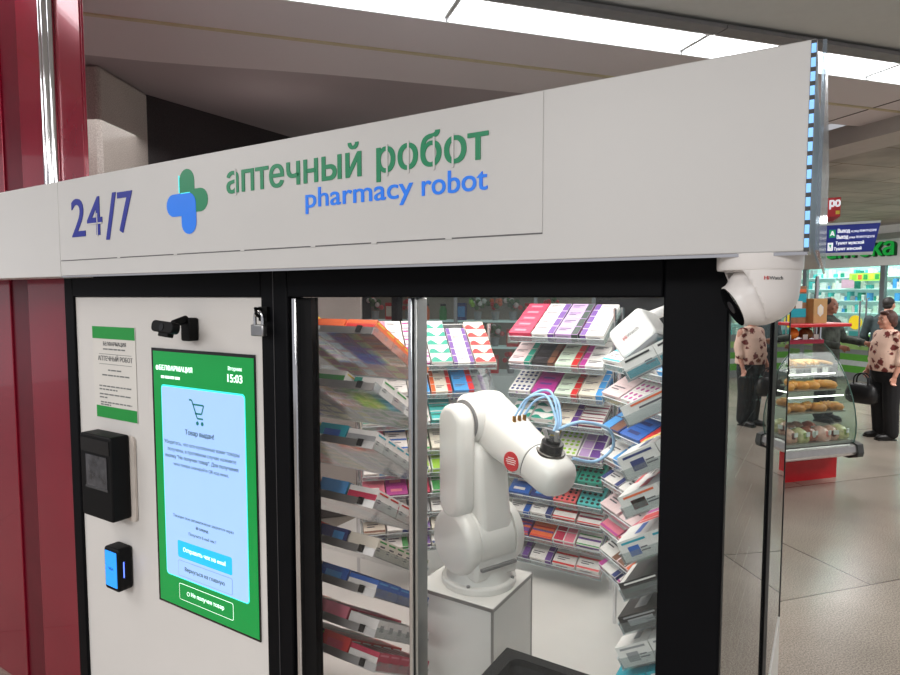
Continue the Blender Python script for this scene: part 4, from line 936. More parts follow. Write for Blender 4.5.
# hanging direction sign
t = thing('direction_sign', 'hanging dark blue exit and toilet direction sign with white text', 'sign', (.366, 8.0, 2.272), R(-1.5))
bl = mat('sign_navy_blue', (14, 36, 132), .4, emit=.12); wt = mat('sign_text_white', (236, 240, 246), .5, emit=.5); gs = mat('sign_pict_green', (10, 150, 96), .4, emit=.3)
MB().prism([(-.85, 0), (0, 0), (.055, .30), (-.85, .30)], -.03, .03, bl).build('panel', t)
MB().prism([(-.85, -.03), (-.004, -.03), (0, 0), (-.85, 0)], -.035, .035, gry2).build('bottom_rail', t); MB().prism([(-.85, .30), (.055, .30), (.059, .325), (-.85, .325)], -.035, .035, gry2).build('top_rail', t)
for i, (xa, xb, z) in enumerate(((-.325, -.215, .205), (-.333, -.228, .140))):
    text_mb('Выход', wt, xa, xb, z, z + .052, -.0305, .002, bold=.03).build('lettering', t)
    text_mb(('на улицу ЛЕНИНГРАДСКАЯ', 'улица ЛЕНИНГРАДСКАЯ')[i], wt, xb + .010, .02 - .014 * i, z + .004, z + .034, -.0305, .002, bold=.015).build('lettering', t)
text_mb('Туалет мужской', wt, -.340, -.085, .078, .122, -.0305, .002, bold=.03).build('lettering', t); text_mb('Туалет женский', wt, -.355, -.105, .016, .060, -.0305, .002, bold=.03).build('lettering', t)
MB().box((-.405, -.032, .165), (-.345, -.030, .25), gs).build('pictogram', t)
mb = MB(); seg(mb, -.392, .185, -.375, .235, .010, wt, -.0325); seg(mb, -.375, .235, -.358, .185, .010, wt, -.0325); seg(mb, -.388, .20, -.362, .20, .009, wt, -.0325); mb.build('exit_arrow', t)
MB().box((-.415, -.032, .022), (-.365, -.030, .11), wt).build('pictogram', t); mb = MB(); mb.quad([(-.403, -.0325, .09), (-.377, -.0325, .09), (-.390, -.0325, .045)], gs); mb.build('pictogram_mark', t)
for x in (-.70, -.45): MB().cyl((x, 0, .325), (x, 0, .985), .008, steel, seg=8).build('hanger', t)
t = thing('red_sign', 'small red hanging box sign with white letters above the blue direction sign', 'sign', (.058, 8.3, 2.70), 0)
mb = MB(); mb.box((-.5, .0, .0), (.0, .16, .215), red); mb.prism([(-.5, -.05), (-.07, -.05), (0, 0), (-.5, 0)], .0, .16, mat('red_dark', (140, 14, 22), .4)); mb.build('box', t)
text_mb('ро', wt, -.105, -.004, .085, .185, -.002, .004, bold=.04).build('lettering', t); MB().box((-.045, -.004, .025), (-.006, -.0, .065), cm('yel')).build('yellow_mark', t)
MB().box((-.3, .06, .215), (-.27, .09, .56), steel).build('hanger', t)

# deli counter: local x along A, viewer on the -y side
D0 = V((.108, 7.146, 0))
deli = thing('deli_counter', 'curved-glass deli display counter on a bright red base', 'display counter', D0, HA)
red_b = mat('deli_red', (198, 22, 34), .35, vary=.04)
CX0 = -1.5
mb = MB(); mb.box((CX0, .0, 0), (0, .75, .27), red_b); mb.build('base', deli)
def yz(poly, x0, x1, m): return MB().prism(poly, x0, x1, m, M(((0, 1, 0, 0), (1, 0, 0, 0), (0, 0, 1, 0), (0, 0, 0, 1))))
yz([(-.27, .30), (-.285, .33), (-.275, .385), (-.24, .40), (.72, .40), (.72, .27), (-.2, .27)], CX0, -.09, brushed).build('bumper', deli)
yz([(-.29, .28), (-.30, .32), (-.285, .40), (-.2, .42), (.74, .42), (.74, .25), (-.2, .25)], -.09, -.02, mat('end_cap_grey', (58, 60, 60), .4)).build('end_cap', deli)
prof = [(-.245, .41), (-.262, .50), (-.262, .60), (-.245, .72), (-.205, .86), (-.145, 1.0), (-.07, 1.13), (.03, 1.25), (.12, 1.33)]
gls = glassy('deli_glass', (240, 246, 244), .012, 1.35, mx=.35)
yz(prof + [(y + .006, z + .004) for y, z in prof[::-1]], CX0, -.09, gls).build('front_glass', deli)
yz(prof + [(.70, 1.33), (.70, .41)], -.092, -.086, gls).build('end_glass', deli)
MB().tube([(-.089, y, z) for y, z in prof], .006, mat('glass_edge', (70, 100, 92), .2), 6).build('glass_edge', deli, smooth=60)
mb = MB(); mb.box((CX0, .12, 1.33), (-.09, .70, 1.37), mat('deli_top', (158, 30, 60), .4)); mb.build('top_board', deli)
MB().box((CX0, .68, .40), (-.09, .72, 1.33), mat('deli_back', (170, 168, 162), .4, .3)).build('back_panel', deli)
shl = mat('deli_shelf', (150, 144, 132), .25, .4)
for (y0, z, nm) in ((-.02, 1.10, 'glass_shelf'), (-.12, .90, 'glass_shelf'), (-.18, .70, 'glass_shelf')): MB().box((CX0, y0, z), (-.13 if z < 1 else -.12, .66, z + .012), shl).build(nm, deli)
MB().box((CX0, -.235, .41), (-.10, .68, .44), brushed).build('deck', deli)
for z, y in ((1.05, -.03), (.85, -.13)): MB().tube([(CX0, y, z), (-.11, y, z)], .007, mat('shelf_lamp', (255, 250, 240), .4, emit=4, vary=0), 6).build('shelf_light', deli)
mb = MB(); mb.box((CX0, -.02, 1.50), (.10, .34, 1.535), red); mb.build('red_shelf', deli, bevel=.008)
for x in (-1.4, -.75, -.06): MB().cyl((x, .2, 1.37), (x, .2, 1.50), .014, chrome, seg=8).build('shelf_post', deli)
MB().cyl((-.03, .28, 1.37), (-.03, .28, 2.0), .018, chrome, seg=10).build('tall_post', deli)
dM = M.Translation(D0) @ M.Rotation(HA, 4, 'Z')
rd = random.Random(5)
def food(me_list, xs, y, z, names, where, grp, cat, fs=1.3):
    for i, x in enumerate(xs):
        k = i % len(me_list); o = bpy.data.objects.new(names[k][0], me_list[k]); col.objects.link(o)
        o.matrix_basis = dM @ M.Translation((x, y + rd.uniform(-.02, .02), z)) @ M.Rotation(rd.uniform(-.5, .5), 4, 'Z') @ M.Scale(fs, 4)
        n = len(xs) - i
        tag(o, '%s, %s from right on %s' % (names[k][1], where, ('first', 'second', 'third', 'fourth', 'fifth', 'sixth', 'seventh', 'eighth', 'ninth', 'tenth', 'eleventh', 'twelfth', 'thirteenth', 'fourteenth')[n - 1]), cat, grp)
bun = mat('pastry_brown', (186, 122, 58), .55, vary=.35, scale=30, bump=.4); bun2 = mat('pastry_gold', (222, 170, 84), .55, vary=.25, scale=30, bump=.4); bun3 = mat('pastry_orange', (230, 150, 60), .5, vary=.2, scale=25); film = mat('wrap_film', (206, 160, 142), .2, vary=.45, scale=22); meat = mat('meat_pink', (206, 118, 104), .45, vary=.35, scale=30); meat2 = mat('meat_dark', (110, 52, 46), .45, vary=.4, scale=30); salad = mat('salad_green', (150, 160, 90), .5, vary=.4, scale=30)
def roll(m):
    mb = MB(); mb.rings([[(x, r * cos(2 * pi * k / 12), .03 + r * .8 * sin(2 * pi * k / 12)) for k in range(12)] for x, r in ((-.09, .008), (-.075, .026), (-.03, .036), (.03, .036), (.075, .026), (.09, .008))], m)
    for x in (-.04, 0, .04): mb.tube([(x - .02, -.03, .045), (x, 0, .062), (x + .02, .03, .045)], .004, bun2, 5)
    return mb.mesh('roll', 60)
def pie(m, m2):
    mb = MB(); mb.lathe([(.001, 0), (.055, 0), (.065, .018), (.055, .04), (.03, .05), (.001, .048)], m, None, 16); mb.lathe([(.001, .046), (.028, .046), (.03, .052), (.001, .056)], m2, None, 12); return mb.mesh('pie', 60)
def stick(m):
    mb = MB(); mb.tube([(0, -.1, .02), (0, -.04, .03), (0, .05, .03), (0, .12, .022)], [.010, .014, .014, .010], m, 8); return mb.mesh('stick', 60)
def pack(m, m2):
    mb = MB(); mb.rings([[(.058 * s * cos(2 * pi * k / 14) * (1 + .12 * sin(3 * k)), .07 * s * sin(2 * pi * k / 14) * (1 + .1 * cos(4 * k)), z) for k in range(14)] for s, z in ((.85, 0), (1, .02), (.95, .055), (.6, .085), (.15, .1))], m)
    mb.ball((0, -.052, .045), (.032, .018, .028), m2, 10, 6); mb.box((-.02, -.074, .045), (.02, -.066, .075), paper); return mb.mesh('pack', 60)
xs = [-.17 - .105 * k for k in range(10)][::-1]
food([roll(bun), pie(bun2, meat), roll(bun2)], xs[:-4], .10, 1.112, [('stuffed_roll', 'brown stuffed roll'), ('open_pie', 'golden open pie'), ('stuffed_roll', 'golden stuffed roll')], 'top deli shelf', 'baked goods on the top deli shelf', 'pastry')
food([stick(bun2)], [-.16 - .05 * k for k in range(8)][::-1], .14, 1.112, [('bread_stick', 'thin pale bread stick')], 'top deli shelf end', 'bread sticks on the top deli shelf', 'bread stick')
food([pie(bun3, bun2), pie(bun3, bun2), roll(bun3)], xs, .0, .912, [('cheese_pie', 'orange cheese pie'), ('cheese_pie', 'orange cheese pie'), ('stuffed_roll', 'orange stuffed roll')], 'middle deli shelf', 'baked goods on the middle deli shelf', 'pastry')
food([roll(bun), pie(bun, bun2)], xs, -.07, .712, [('brown_bun', 'dark brown bun'), ('brown_bun', 'round brown bun')], 'lowest deli shelf', 'buns on the lowest deli shelf', 'bun')
food([pack(film, meat2), pack(mat('wrap_salad', (196, 186, 140), .25, vary=.4, scale=22), salad), pack(mat('wrap_meat', (150, 84, 70), .2, vary=.5, scale=22), paper), pack(mat('wrap_pink', (222, 172, 158), .25, vary=.35, scale=20), meat)], [x + .02 for x in [-.17 - .125 * k for k in range(10)][::-1]], -.12, .44, [('wrapped_food', 'film-wrapped pink meat pack'), ('wrapped_food', 'film-wrapped salad pack'), ('wrapped_food', 'film-wrapped dark meat pack'), ('wrapped_food', 'pale pink wrapped meat pack')], 'deli deck front row', 'wrapped food on the deli deck', 'wrapped food')
food([pack(film, salad), pack(mat('wrap_red', (200, 110, 90), .25, vary=.3, scale=20), meat), pack(film, meat2)], [x for x in [-.30 - .125 * k for k in range(8)][::-1]], .08, .44, [('wrapped_food', 'film-wrapped green salad pack'), ('wrapped_food', 'reddish wrapped food pack'), ('wrapped_food', 'film-wrapped dark meat pack')], 'deli deck second row', 'wrapped food in the second deli row', 'wrapped food')
# price cards
for i, (x, y, z) in enumerate(((-.62, -.022, 1.05), (-.36, -.022, 1.05), (-.22, -.022, 1.05))):
    o = MB().box((-.035, -.002, 0), (.035, .002, .06), paper).build('price_card'); o.matrix_basis = dM @ M.Translation((x, y, z)); tag(o, 'white price card on the top deli shelf edge, %s' % ('leftmost of three', 'middle one of three', 'nearest the glass end')[i], 'price card', 'price cards in the deli counter')
# goods on top of the counter
orange = mat('orange_fruit', (232, 128, 34), .45, vary=.08, bump=.15, scale=60); pine = mat('pineapple', (128, 84, 44), .6, vary=.4, scale=40, bump=.6); leaf = mat('leaf_green', (70, 98, 52), .55, vary=.3)
mb = MB(); mb.ball((0, 0, .06), (.065, .065, .06), orange, 18, 12); mb.cyl((0, 0, .118), (0, 0, .126), .006, leaf, seg=6); o = mb.build('orange_fruit', smooth=60); o.matrix_basis = dM @ M.Translation((-.42, .20, 1.37)); tag(o, 'round orange fruit on top of the deli counter under the red shelf', 'fruit')
mb = MB(); mb.rings([[(r * cos(2 * pi * k / 14), r * sin(2 * pi * k / 14), z) for k in range(14)] for r, z in ((.03, 0), (.06, .02), (.068, .05), (.055, .09), (.025, .105))], pine)
for k in range(8): mb.tube([(0, 0, .1), (.04 * cos(k * .8), .04 * sin(k * .8), .112), (.07 * cos(k * .8), .07 * sin(k * .8), .108)], [.008, .006, .001], leaf, 5)
o = mb.build('pineapple', smooth=60); o.matrix_basis = dM @ M.Translation((-.22, .22, 1.37)); tag(o, 'brown leafy fruit basket on top of the deli counter beside the orange', 'fruit')
for i, x in enumerate((-.52, -.31, -.17)):
    o = MB().box((-.03, -.002, 0), (.03, .002, .05), paper).build('price_card'); o.matrix_basis = dM @ M.Translation((x, .09, 1.37)); o.matrix_basis = dM @ M.Translation((x, .14, 1.37)); tag(o, 'white price card on the deli top, %s' % ('left of the orange', 'between the orange and the leafy fruit', 'right of the leafy fruit')[i], 'price card', 'price cards on the deli top')
kraft = mat('kraft_card', (188, 146, 92), .6, vary=.08)
mb = MB(); mb.box((-.085, -.06, 0), (.085, .06, .24), kraft); mb.prism([(.042 * cos(R(60 * k + 30)), .125 + .062 * sin(R(60 * k + 30))) for k in range(6)], -.0615, -.06, paper); mb.prism([(.028 * cos(R(60 * k + 30)), .125 + .042 * sin(R(60 * k + 30))) for k in range(6)], -.063, -.0615, mat('label_cream', (226, 214, 190), .6))
o = mb.build('gift_box', bevel=.004); o.matrix_basis = dM @ M.Translation((-.22, .12, 1.535)); tag(o, 'brown cardboard gift box with white hexagon label on the red deli shelf', 'box')
mb = MB(); mb.box((-.13, -.08, 0), (.13, .08, .50), mat('tea_box_brown', (142, 96, 62), .5, vary=.3, scale=12)); mb.box((-.13, -.083, .28), (.13, -.08, .40), cm('tur')); mb.box((-.13, -.083, .08), (.13, -.08, .2), cm('tur')); mb.box((-.05, -.085, .2), (.06, -.08, .3), paper); mb.box((-.13, -.085, .42), (.12, -.08, .46), cm('org'))
o = mb.build('display_carton', bevel=.004); o.matrix_basis = dM @ M.Translation((-.46, .15, 1.535)) @ M.Scale(.72, 4); tag(o, 'tall teal and brown display carton on the red deli shelf', 'box')
for i, x in enumerate((-.64, -.78)):
    mb = MB(); mb.box((-.06, -.05, 0), (.06, .05, .42 - .1 * i), cm(('org', 'cr')[i])); mb.box((-.05, -.052, .1), (.05, -.05, .26), cm(('brn', 'red')[i])); o = mb.build('display_carton', bevel=.004); o.matrix_basis = dM @ M.Translation((x, .15, 1.535)); tag(o, ('narrow orange carton left of the teal display carton', 'narrow cream carton at the hidden end of the red shelf')[i], 'box')

# stall with souvenirs and plants seen through the kiosk's rear glass
ST0 = V((-3.15, 5.75, 0))
stl = thing('market_stall', 'stall counter with shelves of colourful goods seen through the kiosk glass', 'stall', ST0, R(22))
mb = MB(); mb.box((-1.5, 0, 0), (1.2, .6, .95), shop_w); mb.build('counter', stl); MB().box((-1.5, .75, 0), (1.2, .8, 2.4), mat('stall_back', (150, 132, 118), .6)).build('back_panel', stl)
for z in (1.2, 1.5, 1.8): MB().box((-1.5, .45, z), (1.2, .75, z + .02), shelf_w).build('shelf', stl)
MB().box((-1.5, .40, 2.14), (1.2, .8, 2.28), mat('stall_sign', (236, 238, 228), .5, emit=.5)).build('sign_board', stl)
mb = MB()
for k in range(9): mb.box((-.35 + k * .11, .393, 2.17), (-.28 + k * .11, .40, 2.25), cm(('mag', 'pur', 'mag', 'grn', 'teal', 'grn', 'mag', 'pur', 'grn')[k]))
mb.build('sign_print', stl)
for x in (-1.48, -.35, .55, 1.18): MB().box((x - .02, .38, .95), (x + .02, .42, 2.28), steel).build('post', stl)
sM = M.Translation(ST0) @ M.Rotation(R(22), 4, 'Z')
def bouquet(c1, c2, seed):
    mb = MB(); r = random.Random(seed); mb.lathe([(.001, 0), (.035, 0), (.05, .1), (.045, .1), (.001, .095)], cm('gry'), None, 12)
    for k in range(14):
        a = r.uniform(0, 6.28); q = r.uniform(.02, .09); z = r.uniform(.14, .24); mb.ball((q * cos(a), q * sin(a), z), .03, r.choice((cm(c1), cm(c2), leaf)), 8, 5)
    return mb.mesh('bouquet', 60)
def jar(c):
    mb = MB(); mb.lathe([(.001, 0), (.04, 0), (.045, .02), (.045, .12), (.03, .15), (.03, .17), (.001, .17)], cm(c), None, 14); mb.lathe([(.001, .165), (.034, .165), (.034, .19), (.001, .19)], cm('blk'), None, 14); return mb.mesh('jar', 50)
def toy(c, c2):
    mb = MB(); mb.box((-.07, -.05, 0), (.07, .05, .2), cm(c)); mb.box((-.06, -.052, .04), (.06, -.05, .16), cm(c2)); return mb.mesh('gift_carton')
kinds = [(bouquet('pk', 'red', 1), 'flower_pot', 'pink and red flowers in a grey pot', 'flowers'), (toy('navy', 'sky'), 'gift_carton', 'navy gift carton', 'box'), (bouquet('cor', 'pal', 2), 'flower_pot', 'coral flowers in a grey pot', 'flowers'), (jar('org'), 'glass_jar', 'orange jar with black lid', 'jar'),
    (bouquet('lime', 'wh', 3), 'flower_pot', 'green and white plant in a grey pot', 'flowers'), (toy('red', 'cr'), 'gift_carton', 'red gift carton', 'box'), (jar('grn'), 'glass_jar', 'green jar with black lid', 'jar'), (bouquet('red', 'org', 4), 'flower_pot', 'red and orange flowers in a grey pot', 'flowers')]
for zi, z in enumerate((.95, 1.22, 1.52, 1.82)):
    for i in range(12):
        me, nm, lb, ct_ = kinds[(i * 3 + zi * 5) % 8]
        o = bpy.data.objects.new(nm, me); col.objects.link(o); o.matrix_basis = sM @ M.Translation((-1.35 + i * .205, .58 if z > 1 else .25, z))
        tag(o, '%s, number %s from left, market stall %s' % (lb, ('one', 'two', 'three', 'four', 'five', 'six', 'seven', 'eight', 'nine', 'ten', 'eleven', 'twelve', 'thirteen', 'fourteen', 'fifteen', 'sixteen')[i], ('counter', 'lower shelf', 'middle shelf', 'upper shelf')[zi]), ct_, 'goods on the market stall')

# ------------------------------------------------------------------ people
skin = mat('skin', (206, 150, 128), .55, vary=.05, scale=20); skin_d = mat('skin_tan', (150, 104, 84), .55, vary=.06, scale=20)
def limb(mb, pts, rs, m, seg=12):
    mb.tube(pts, rs, m, seg)
    for p, r in zip(pts, rs): mb.ball(p, r * 1.0, m, 12, 8)
def fused(mb, name, parent, vox, T=None, smooth_it=4):
    o = mb.build(name, parent)
    m = o.modifiers.new('r', 'REMESH'); m.mode = 'VOXEL'; m.voxel_size = vox; m.use_smooth_shade = True
    s = o.modifiers.new('s', 'SMOOTH'); s.iterations = smooth_it; s.factor = .5
    return o
def head(mb, c, rz, m, s=1.0):
    """head with face towards local -y turned by rz"""
    T = M.Translation(c) @ M.Rotation(rz, 4, 'Z') @ M.Scale(s, 4)
    mb.ball((0, 0, .01), (.076, .094, .108), m, 18, 14, T); mb.ball((0, -.022, -.055), (.058, .066, .058), m, 14, 10, T)
    mb.ball((0, -.096, -.016), (.014, .022, .017), m, 8, 6, T); mb.ball((0, -.090, .008), (.010, .014, .026), m, 8, 6, T)
    for sx in (-1, 1):
        mb.ball((sx * .078, .008, -.008), (.012, .022, .030), m, 8, 6, T); mb.ball((sx * .040, -.066, -.030), (.026, .024, .026), m, 8, 6, T); mb.ball((sx * .032, -.086, .026), (.024, .012, .008), m, 8, 6, T)
    mb.ball((0, -.084, -.056), (.026, .012, .008), m, 8, 6, T); mb.ball((0, -.074, -.092), (.024, .02, .018), m, 8, 6, T)
    return T
def face_bits(par, T, hairm, lip, hair_fn):
    mb = MB()
    for sx in (-1, 1): mb.ball((sx * .031, -.083, .006), (.012, .008, .007), mat('eye_white', (226, 220, 214), .3), 8, 6, T)
    mb.build('eye', par, smooth=60)
    mb = MB()
    for sx in (-1, 1): mb.ball((sx * .031, -.090, .006), (.006, .004, .006), mat('iris', (50, 40, 36), .3), 8, 6, T); mb.tube([T @ V((sx * .014, -.092, .030)), T @ V((sx * .032, -.095, .034)), T @ V((sx * .052, -.082, .028))], .0035, hairm, 5)
    mb.build('brow', par, smooth=60)
    mb = MB(); mb.tube([T @ V((-.022, -.088, -.054)), T @ V((0, -.097, -.052)), T @ V((.022, -.088, -.054))], [.003, .006, .003], lip, 6); mb.build('lips', par, smooth=60)
    mb = MB(); hair_fn(mb, T); o = fused(mb, 'hair', par, .008, smooth_it=2)
def hand(mb, w, d, side, m, curl=.5):
    """palm plus five bent fingers, hanging from wrist w towards d; side is the sideways axis of the palm"""
    d = V(d).normalized(); s = V(side).normalized(); nrm = d.cross(s).normalized(); w = V(w)
    mb.rings([[tuple(w + d * t + s * (a * cos(2 * pi * k / 10)) + nrm * (b * sin(2 * pi * k / 10))) for k in range(10)] for t, a, b in ((-.01, .022, .018), (.03, .034, .016), (.07, .040, .014), (.085, .036, .012))], m)
    for i, L in enumerate((.066, .075, .070, .055)):
        o = w + d * .078 + s * (-.029 + .019 * i); p = [o]; ang = 0
        for j in range(3): ang += curl * (.5 + .3 * j); p.append(p[-1] + (d * cos(ang) + nrm * sin(ang)) * L / 3)
        mb.tube(p, [.0088, .0085, .008, .0065], m, 7); mb.ball(p[-1], .0065, m, 7, 5)
    o = w + d * .03 - s * .030; p = [o, o + d * .025 - s * .022 + nrm * .008, o + d * .052 - s * .026 + nrm * .02]; mb.tube(p, [.0105, .0095, .0075], m, 7); mb.ball(p[-1], .0075, m, 7, 5)
# woman in a floral blouse, facing the deli (local -y is her front)
wm = thing('person', 'woman in cream floral blouse and black trousers carrying a black handbag', 'person', (.635, 9.44, 0), R(-58))
mb = MB()
for sx in (-1, 1): limb(mb, [(sx * .095, 0, .84), (sx * .10, -.01, .46), (sx * .10, .015, .09)], [.085, .060, .042], skin); mb.ball((sx * .105, -.06, .04), (.04, .11, .035), skin)
mb.ball((0, .01, .90), (.19, .14, .14), skin, 18, 12); mb.ball((0, -.03, 1.08), (.175, .15, .18), skin, 18, 12); mb.ball((0, 0, 1.25), (.18, .12, .13), skin, 18, 12)
limb(mb, [(0, .01, 1.30), (0, -.01, 1.42)], [.060, .055], skin)
arms = {-1: [(-.19, .0, 1.30), (-.235, .02, 1.06), (-.225, -.09, .86)], 1: [(.19, .0, 1.30), (.235, .02, 1.05), (.235, -.07, .82)]}
for sx in (-1, 1): limb(mb, arms[sx], [.055, .044, .028], skin); hand(mb, arms[sx][2], (0, -.25, -1), (0, 1, -.2), skin, .75)
Th = head(mb, (0, -.03, 1.50), 0, skin, 1.0)
fused(mb, 'body', wm, .009)
hairm = mat('hair_auburn', (74, 42, 34), .6, vary=.2, scale=60)
def hair1(mb, T):
    mb.ball((0, .022, .030), (.090, .098, .100), hairm, 18, 12, T); mb.ball((0, .05, -.03), (.082, .066, .075), hairm, 14, 10, T); mb.ball((.02, -.055, .090), (.065, .04, .028), hairm, 12, 8, T)
    for sx in (-1, 1): mb.ball((sx * .074, .018, .005), (.018, .045, .055), hairm, 10, 8, T)
face_bits(wm, Th, hairm, mat('lips', (176, 84, 80), .45), hair1)
# floral cloth: warm cream with maroon sprigs
fl = bpy.data.materials.new('floral_cloth'); fl.use_nodes = True; nt = fl.node_tree; bs = nt.nodes['Principled BSDF']; bs.inputs['Roughness'].default_value = .8
tc = nt.nodes.new('ShaderNodeTexCoord'); nz = nt.nodes.new('ShaderNodeTexNoise'); nz.inputs['Scale'].default_value = 22; nz.inputs['Detail'].default_value = 3; nz.inputs['Distortion'].default_value = 1.0
vo = nt.nodes.new('ShaderNodeTexVoronoi'); vo.inputs['Scale'].default_value = 9; ad = nt.nodes.new('ShaderNodeMath'); ad.operation = 'MULTIPLY'
rp = nt.nodes.new('ShaderNodeValToRGB'); rp.color_ramp.elements[0].position = .145; rp.color_ramp.elements[0].color = lin((122, 52, 48)) + (1,); rp.color_ramp.elements[1].position = .19; rp.color_ramp.elements[1].color = lin((242, 206, 186)) + (1,)
for x in (nz, vo): nt.links.new(tc.outputs['Object'], x.inputs['Vector'])
nt.links.new(nz.outputs['Fac'], ad.inputs[0]); nt.links.new(vo.outputs['Distance'], ad.inputs[1]); nt.links.new(ad.outputs[0], rp.inputs['Fac']); nt.links.new(rp.outputs['Color'], bs.inputs['Base Color'])
mb = MB(); mb.rings([[(a * cos(2 * pi * k / 24), c + b * sin(2 * pi * k / 24), z) for k in range(24)] for a, b, c, z in ((.225, .175, 0, .86), (.222, .180, -.01, .98), (.205, .172, -.02, 1.10), (.205, .155, -.01, 1.22), (.185, .120, 0, 1.31), (.10, .08, 0, 1.375), (.07, .065, 0, 1.385))], fl)
for sx in (-1, 1): limb(mb, [(sx * .165, 0, 1.30), (sx * .222, .015, 1.09), (sx * .236, -.02, .99)], [.072, .066, .060], fl)
fused(mb, 'blouse', wm, .011, smooth_it=3)
trm = mat('trousers_black', (18, 18, 21), .8, vary=.2)
mb = MB(); mb.rings([[(a * cos(2 * pi * k / 20), b * sin(2 * pi * k / 20), z) for k in range(20)] for a, b, z in ((.14, .12, .72), (.2, .15, .82), (.2, .15, .94))], trm)
for sx in (-1, 1): limb(mb, [(sx * .10, 0, .80), (sx * .105, -.01, .45), (sx * .105, .015, .09)], [.112, .092, .080], trm)
fused(mb, 'trousers', wm, .012, smooth_it=2)
shm = mat('shoe_black', (22, 20, 20), .35)
for sx in (-1, 1): mb = MB(); mb.ball((sx * .105, -.06, .035), (.046, .125, .045), shm, 14, 8); mb.box((sx * .105 - .042, -.17, 0), (sx * .105 + .042, .06, .018), shm); mb.build('shoe', wm, smooth=50)
mb = MB(); mb.box((-.02, -.1, -.02), (.02, .1, .02), shm)
hb = thing('handbag', 'black leather handbag hanging from the hand of the woman in the floral blouse', 'handbag', (.375, 9.30, .45), R(-36))
bagm = mat('bag_black', (16, 15, 17), .45, vary=.3, bump=.2)
mb = MB(); mb.rings([[(math.copysign(abs(cos(2 * pi * k / 20)) ** .7, cos(2 * pi * k / 20)) * a, math.copysign(abs(sin(2 * pi * k / 20)) ** .7, sin(2 * pi * k / 20)) * b, z) for k in range(20)] for a, b, z in ((.15, .06, 0), (.19, .08, .03), (.20, .085, .12), (.17, .06, .21), (.13, .03, .25))], bagm); mb.build('bag', hb, smooth=60)
for y in (-.03, .03): MB().tube(bez([(-.09, y, .23), (-.08, y, .33), (0, y, .38), (.08, y, .33), (.09, y, .23)]), .009, bagm, 8).build('strap', hb, smooth=60)
# man in dark camouflage behind the deli
def man(loc, rz, label, top_m, leg_m, hair_m, armsd, skn, lean=0.0):
    t = thing('person', label, 'person', loc, rz)
    mb = MB()
    for sx in (-1, 1): limb(mb, [(sx * .10, 0, .92), (sx * .105, -.01, .50), (sx * .105, .015, .09)], [.09, .065, .045], skn); mb.ball((sx * .11, -.06, .045), (.045, .12, .04), skn)
    mb.ball((0, 0, 1.0), (.17, .13, .15), skn, 18, 12); mb.ball((0, -lean * .4, 1.2), (.17, .13, .2), skn, 18, 12); mb.ball((0, -lean * .8, 1.40), (.20, .12, .12), skn, 18, 12); limb(mb, [(0, -lean * .8, 1.44), (0, -lean - .01, 1.56)], [.065, .060], skn)
    for a in armsd: limb(mb, a[:3], [.058, .046, .032], skn); hand(mb, a[2], V(a[2]) - V(a[1]), (0, 0, 1) if abs(V(a[2]).z - V(a[1]).z) < .2 else (0, 1, 0), skn, .4)
    T = head(mb, (0, -lean - .03, 1.66), 0, skn, 1.03)
    fused(mb, 'body', t, .010)
    def hf(m_, T_): m_.ball((0, .02, .035), (.084, .094, .088), hair_m, 16, 10, T_); m_.ball((0, .05, -.02), (.074, .05, .06), hair_m, 12, 8, T_)
    face_bits(t, T, hair_m, mat('lips_m', (150, 90, 80), .5), hf)
    mb = MB(); mb.rings([[(a * cos(2 * pi * k / 24), c + b * sin(2 * pi * k / 24), z) for k in range(24)] for a, b, c, z in ((.20, .16, 0, .86), (.20, .16, -lean * .2, 1.05), (.205, .155, -lean * .5, 1.25), (.215, .145, -lean * .8, 1.42), (.12, .09, -lean * .85, 1.51), (.08, .075, -lean * .9, 1.53))], top_m)
    for a in armsd: limb(mb, [V(a[0]), V(a[1]), V(a[1]).lerp(V(a[2]), .88)], [.078, .064, .050], top_m)
    fused(mb, 'jacket', t, .012, smooth_it=2)
    mb = MB(); mb.rings([[(a * cos(2 * pi * k / 20), b * sin(2 * pi * k / 20), z) for k in range(20)] for a, b, z in ((.14, .12, .80), (.19, .15, .92), (.19, .15, 1.0))], leg_m)
    for sx in (-1, 1): limb(mb, [(sx * .10, 0, .88), (sx * .108, -.01, .48), (sx * .108, .015, .10)], [.108, .088, .078], leg_m)
    fused(mb, 'trousers', t, .013, smooth_it=2)
    for sx in (-1, 1): mb = MB(); mb.ball((sx * .11, -.06, .04), (.05, .135, .05), shm, 14, 8); mb.box((sx * .11 - .046, -.18, 0), (sx * .11 + .046, .06, .02), shm); mb.build('shoe', t, smooth=50)
    return t
camo = mat('camo_cloth', (52, 58, 52), .85, vary=.75, scale=11); dark_t = mat('dark_trousers', (30, 32, 36), .85); hair_dk = mat('hair_dark', (30, 26, 24), .6); jkt = mat('jacket_slate', (42, 56, 58), .8, vary=.2)
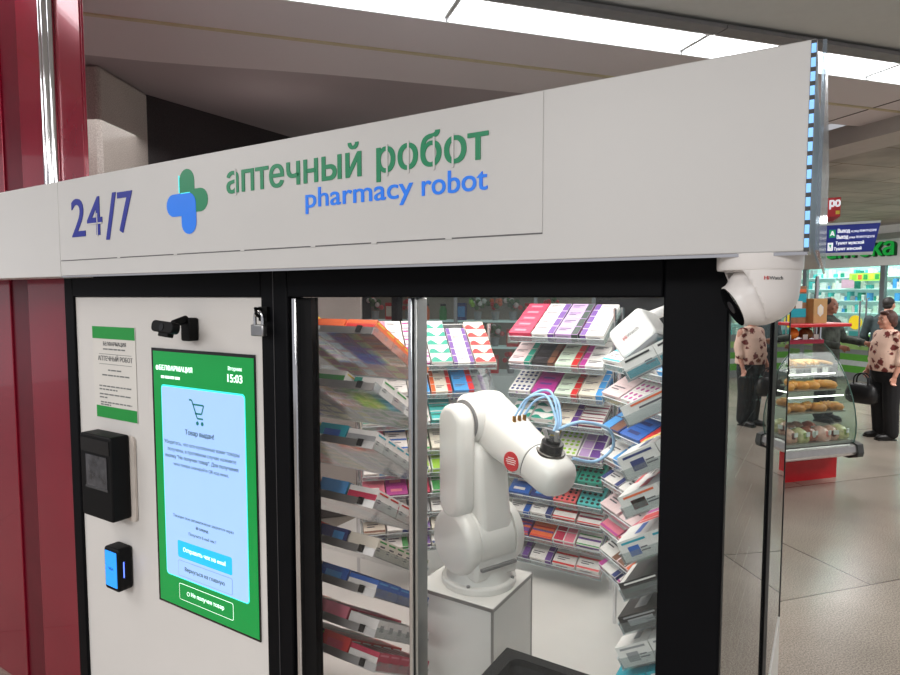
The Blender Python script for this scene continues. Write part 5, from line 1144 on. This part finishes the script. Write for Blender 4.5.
man((-.03, 10.35, 0), R(62), 'man in dark camouflage jacket reaching out an arm behind the deli counter', camo, dark_t, hair_dk, [[(-.22, 0, 1.40), (-.26, -.04, 1.15), (-.22, -.30, 1.10)], [(.22, 0, 1.40), (.27, -.10, 1.18), (.24, -.40, 1.14)]], skin_d)
man((.76, 12.5, 0), R(150), 'person in dark slate jacket standing with back turned at the pharmacy door', jkt, dark_t, hair_dk, [[(-.22, 0, 1.40), (-.29, .02, 1.13), (-.24, -.16, .95)], [(.22, 0, 1.40), (.29, .02, 1.13), (.24, -.16, .95)]], skin, .12)
#@@BG1

# ------------------------------------------------------------------ light
def area(name, loc, rot, sx, sy, e, c=(1, 1, 1)):
    l = bpy.data.lights.new(name, 'AREA'); l.shape = 'RECTANGLE'; l.size = sx; l.size_y = sy; l.energy = e; l.color = c
    o = bpy.data.objects.new(name, l); col.objects.link(o); o.location = loc; o.rotation_euler = rot; return o
area('kiosk_light', (-1.05, 1.95, 1.88), (0, 0, 0), 1.5, 1.3, 15, (1, .94, .89))
for i, (a, b, e) in enumerate(((-3.2, .9, 172), (-.6, 2.6, 80), (-3.4, -2.2, 60), (4.2, -1.0, 70), (8.0, -3.5, 130), (8.5, -8, 130), (11, -5, 130), (-.9, -4.7, 15))):  # last entry is an added fill that brightens the granite pier and recess
    p = AB(a, b, 3.05); area('hall_light', p, (0, 0, HA), 2.6, 1.4, e, (1, .985, .97))
area('shop_light', tuple(hall(12.9, -10, 3.1)), (0, 0, HB), 5, 1.0, 140, (.93, 1, .98))
area('deli_fill_light', tuple(dM @ V((-1.1, .25, 1.31))), (0, 0, HA), 1.8, .3, 9, (1, .9, .78))  # added lamp without a fixture, brightens the food behind the glass
area('kiosk_front_fill', (-.70, 1.22, 1.86), (R(38), 0, 0), .9, .04, 1.6, (1, .98, .95))  # added unseen fill, brightens the carton faces towards the window
w = bpy.data.worlds.new('world'); scn.world = w; w.use_nodes = True
bg = w.node_tree.nodes['Background']; bg.inputs['Color'].default_value = (.80, .80, .84, 1); bg.inputs['Strength'].default_value = .58
scn.view_settings.view_transform = 'Standard'; scn.view_settings.look = 'None'; scn.view_settings.exposure = 0.0
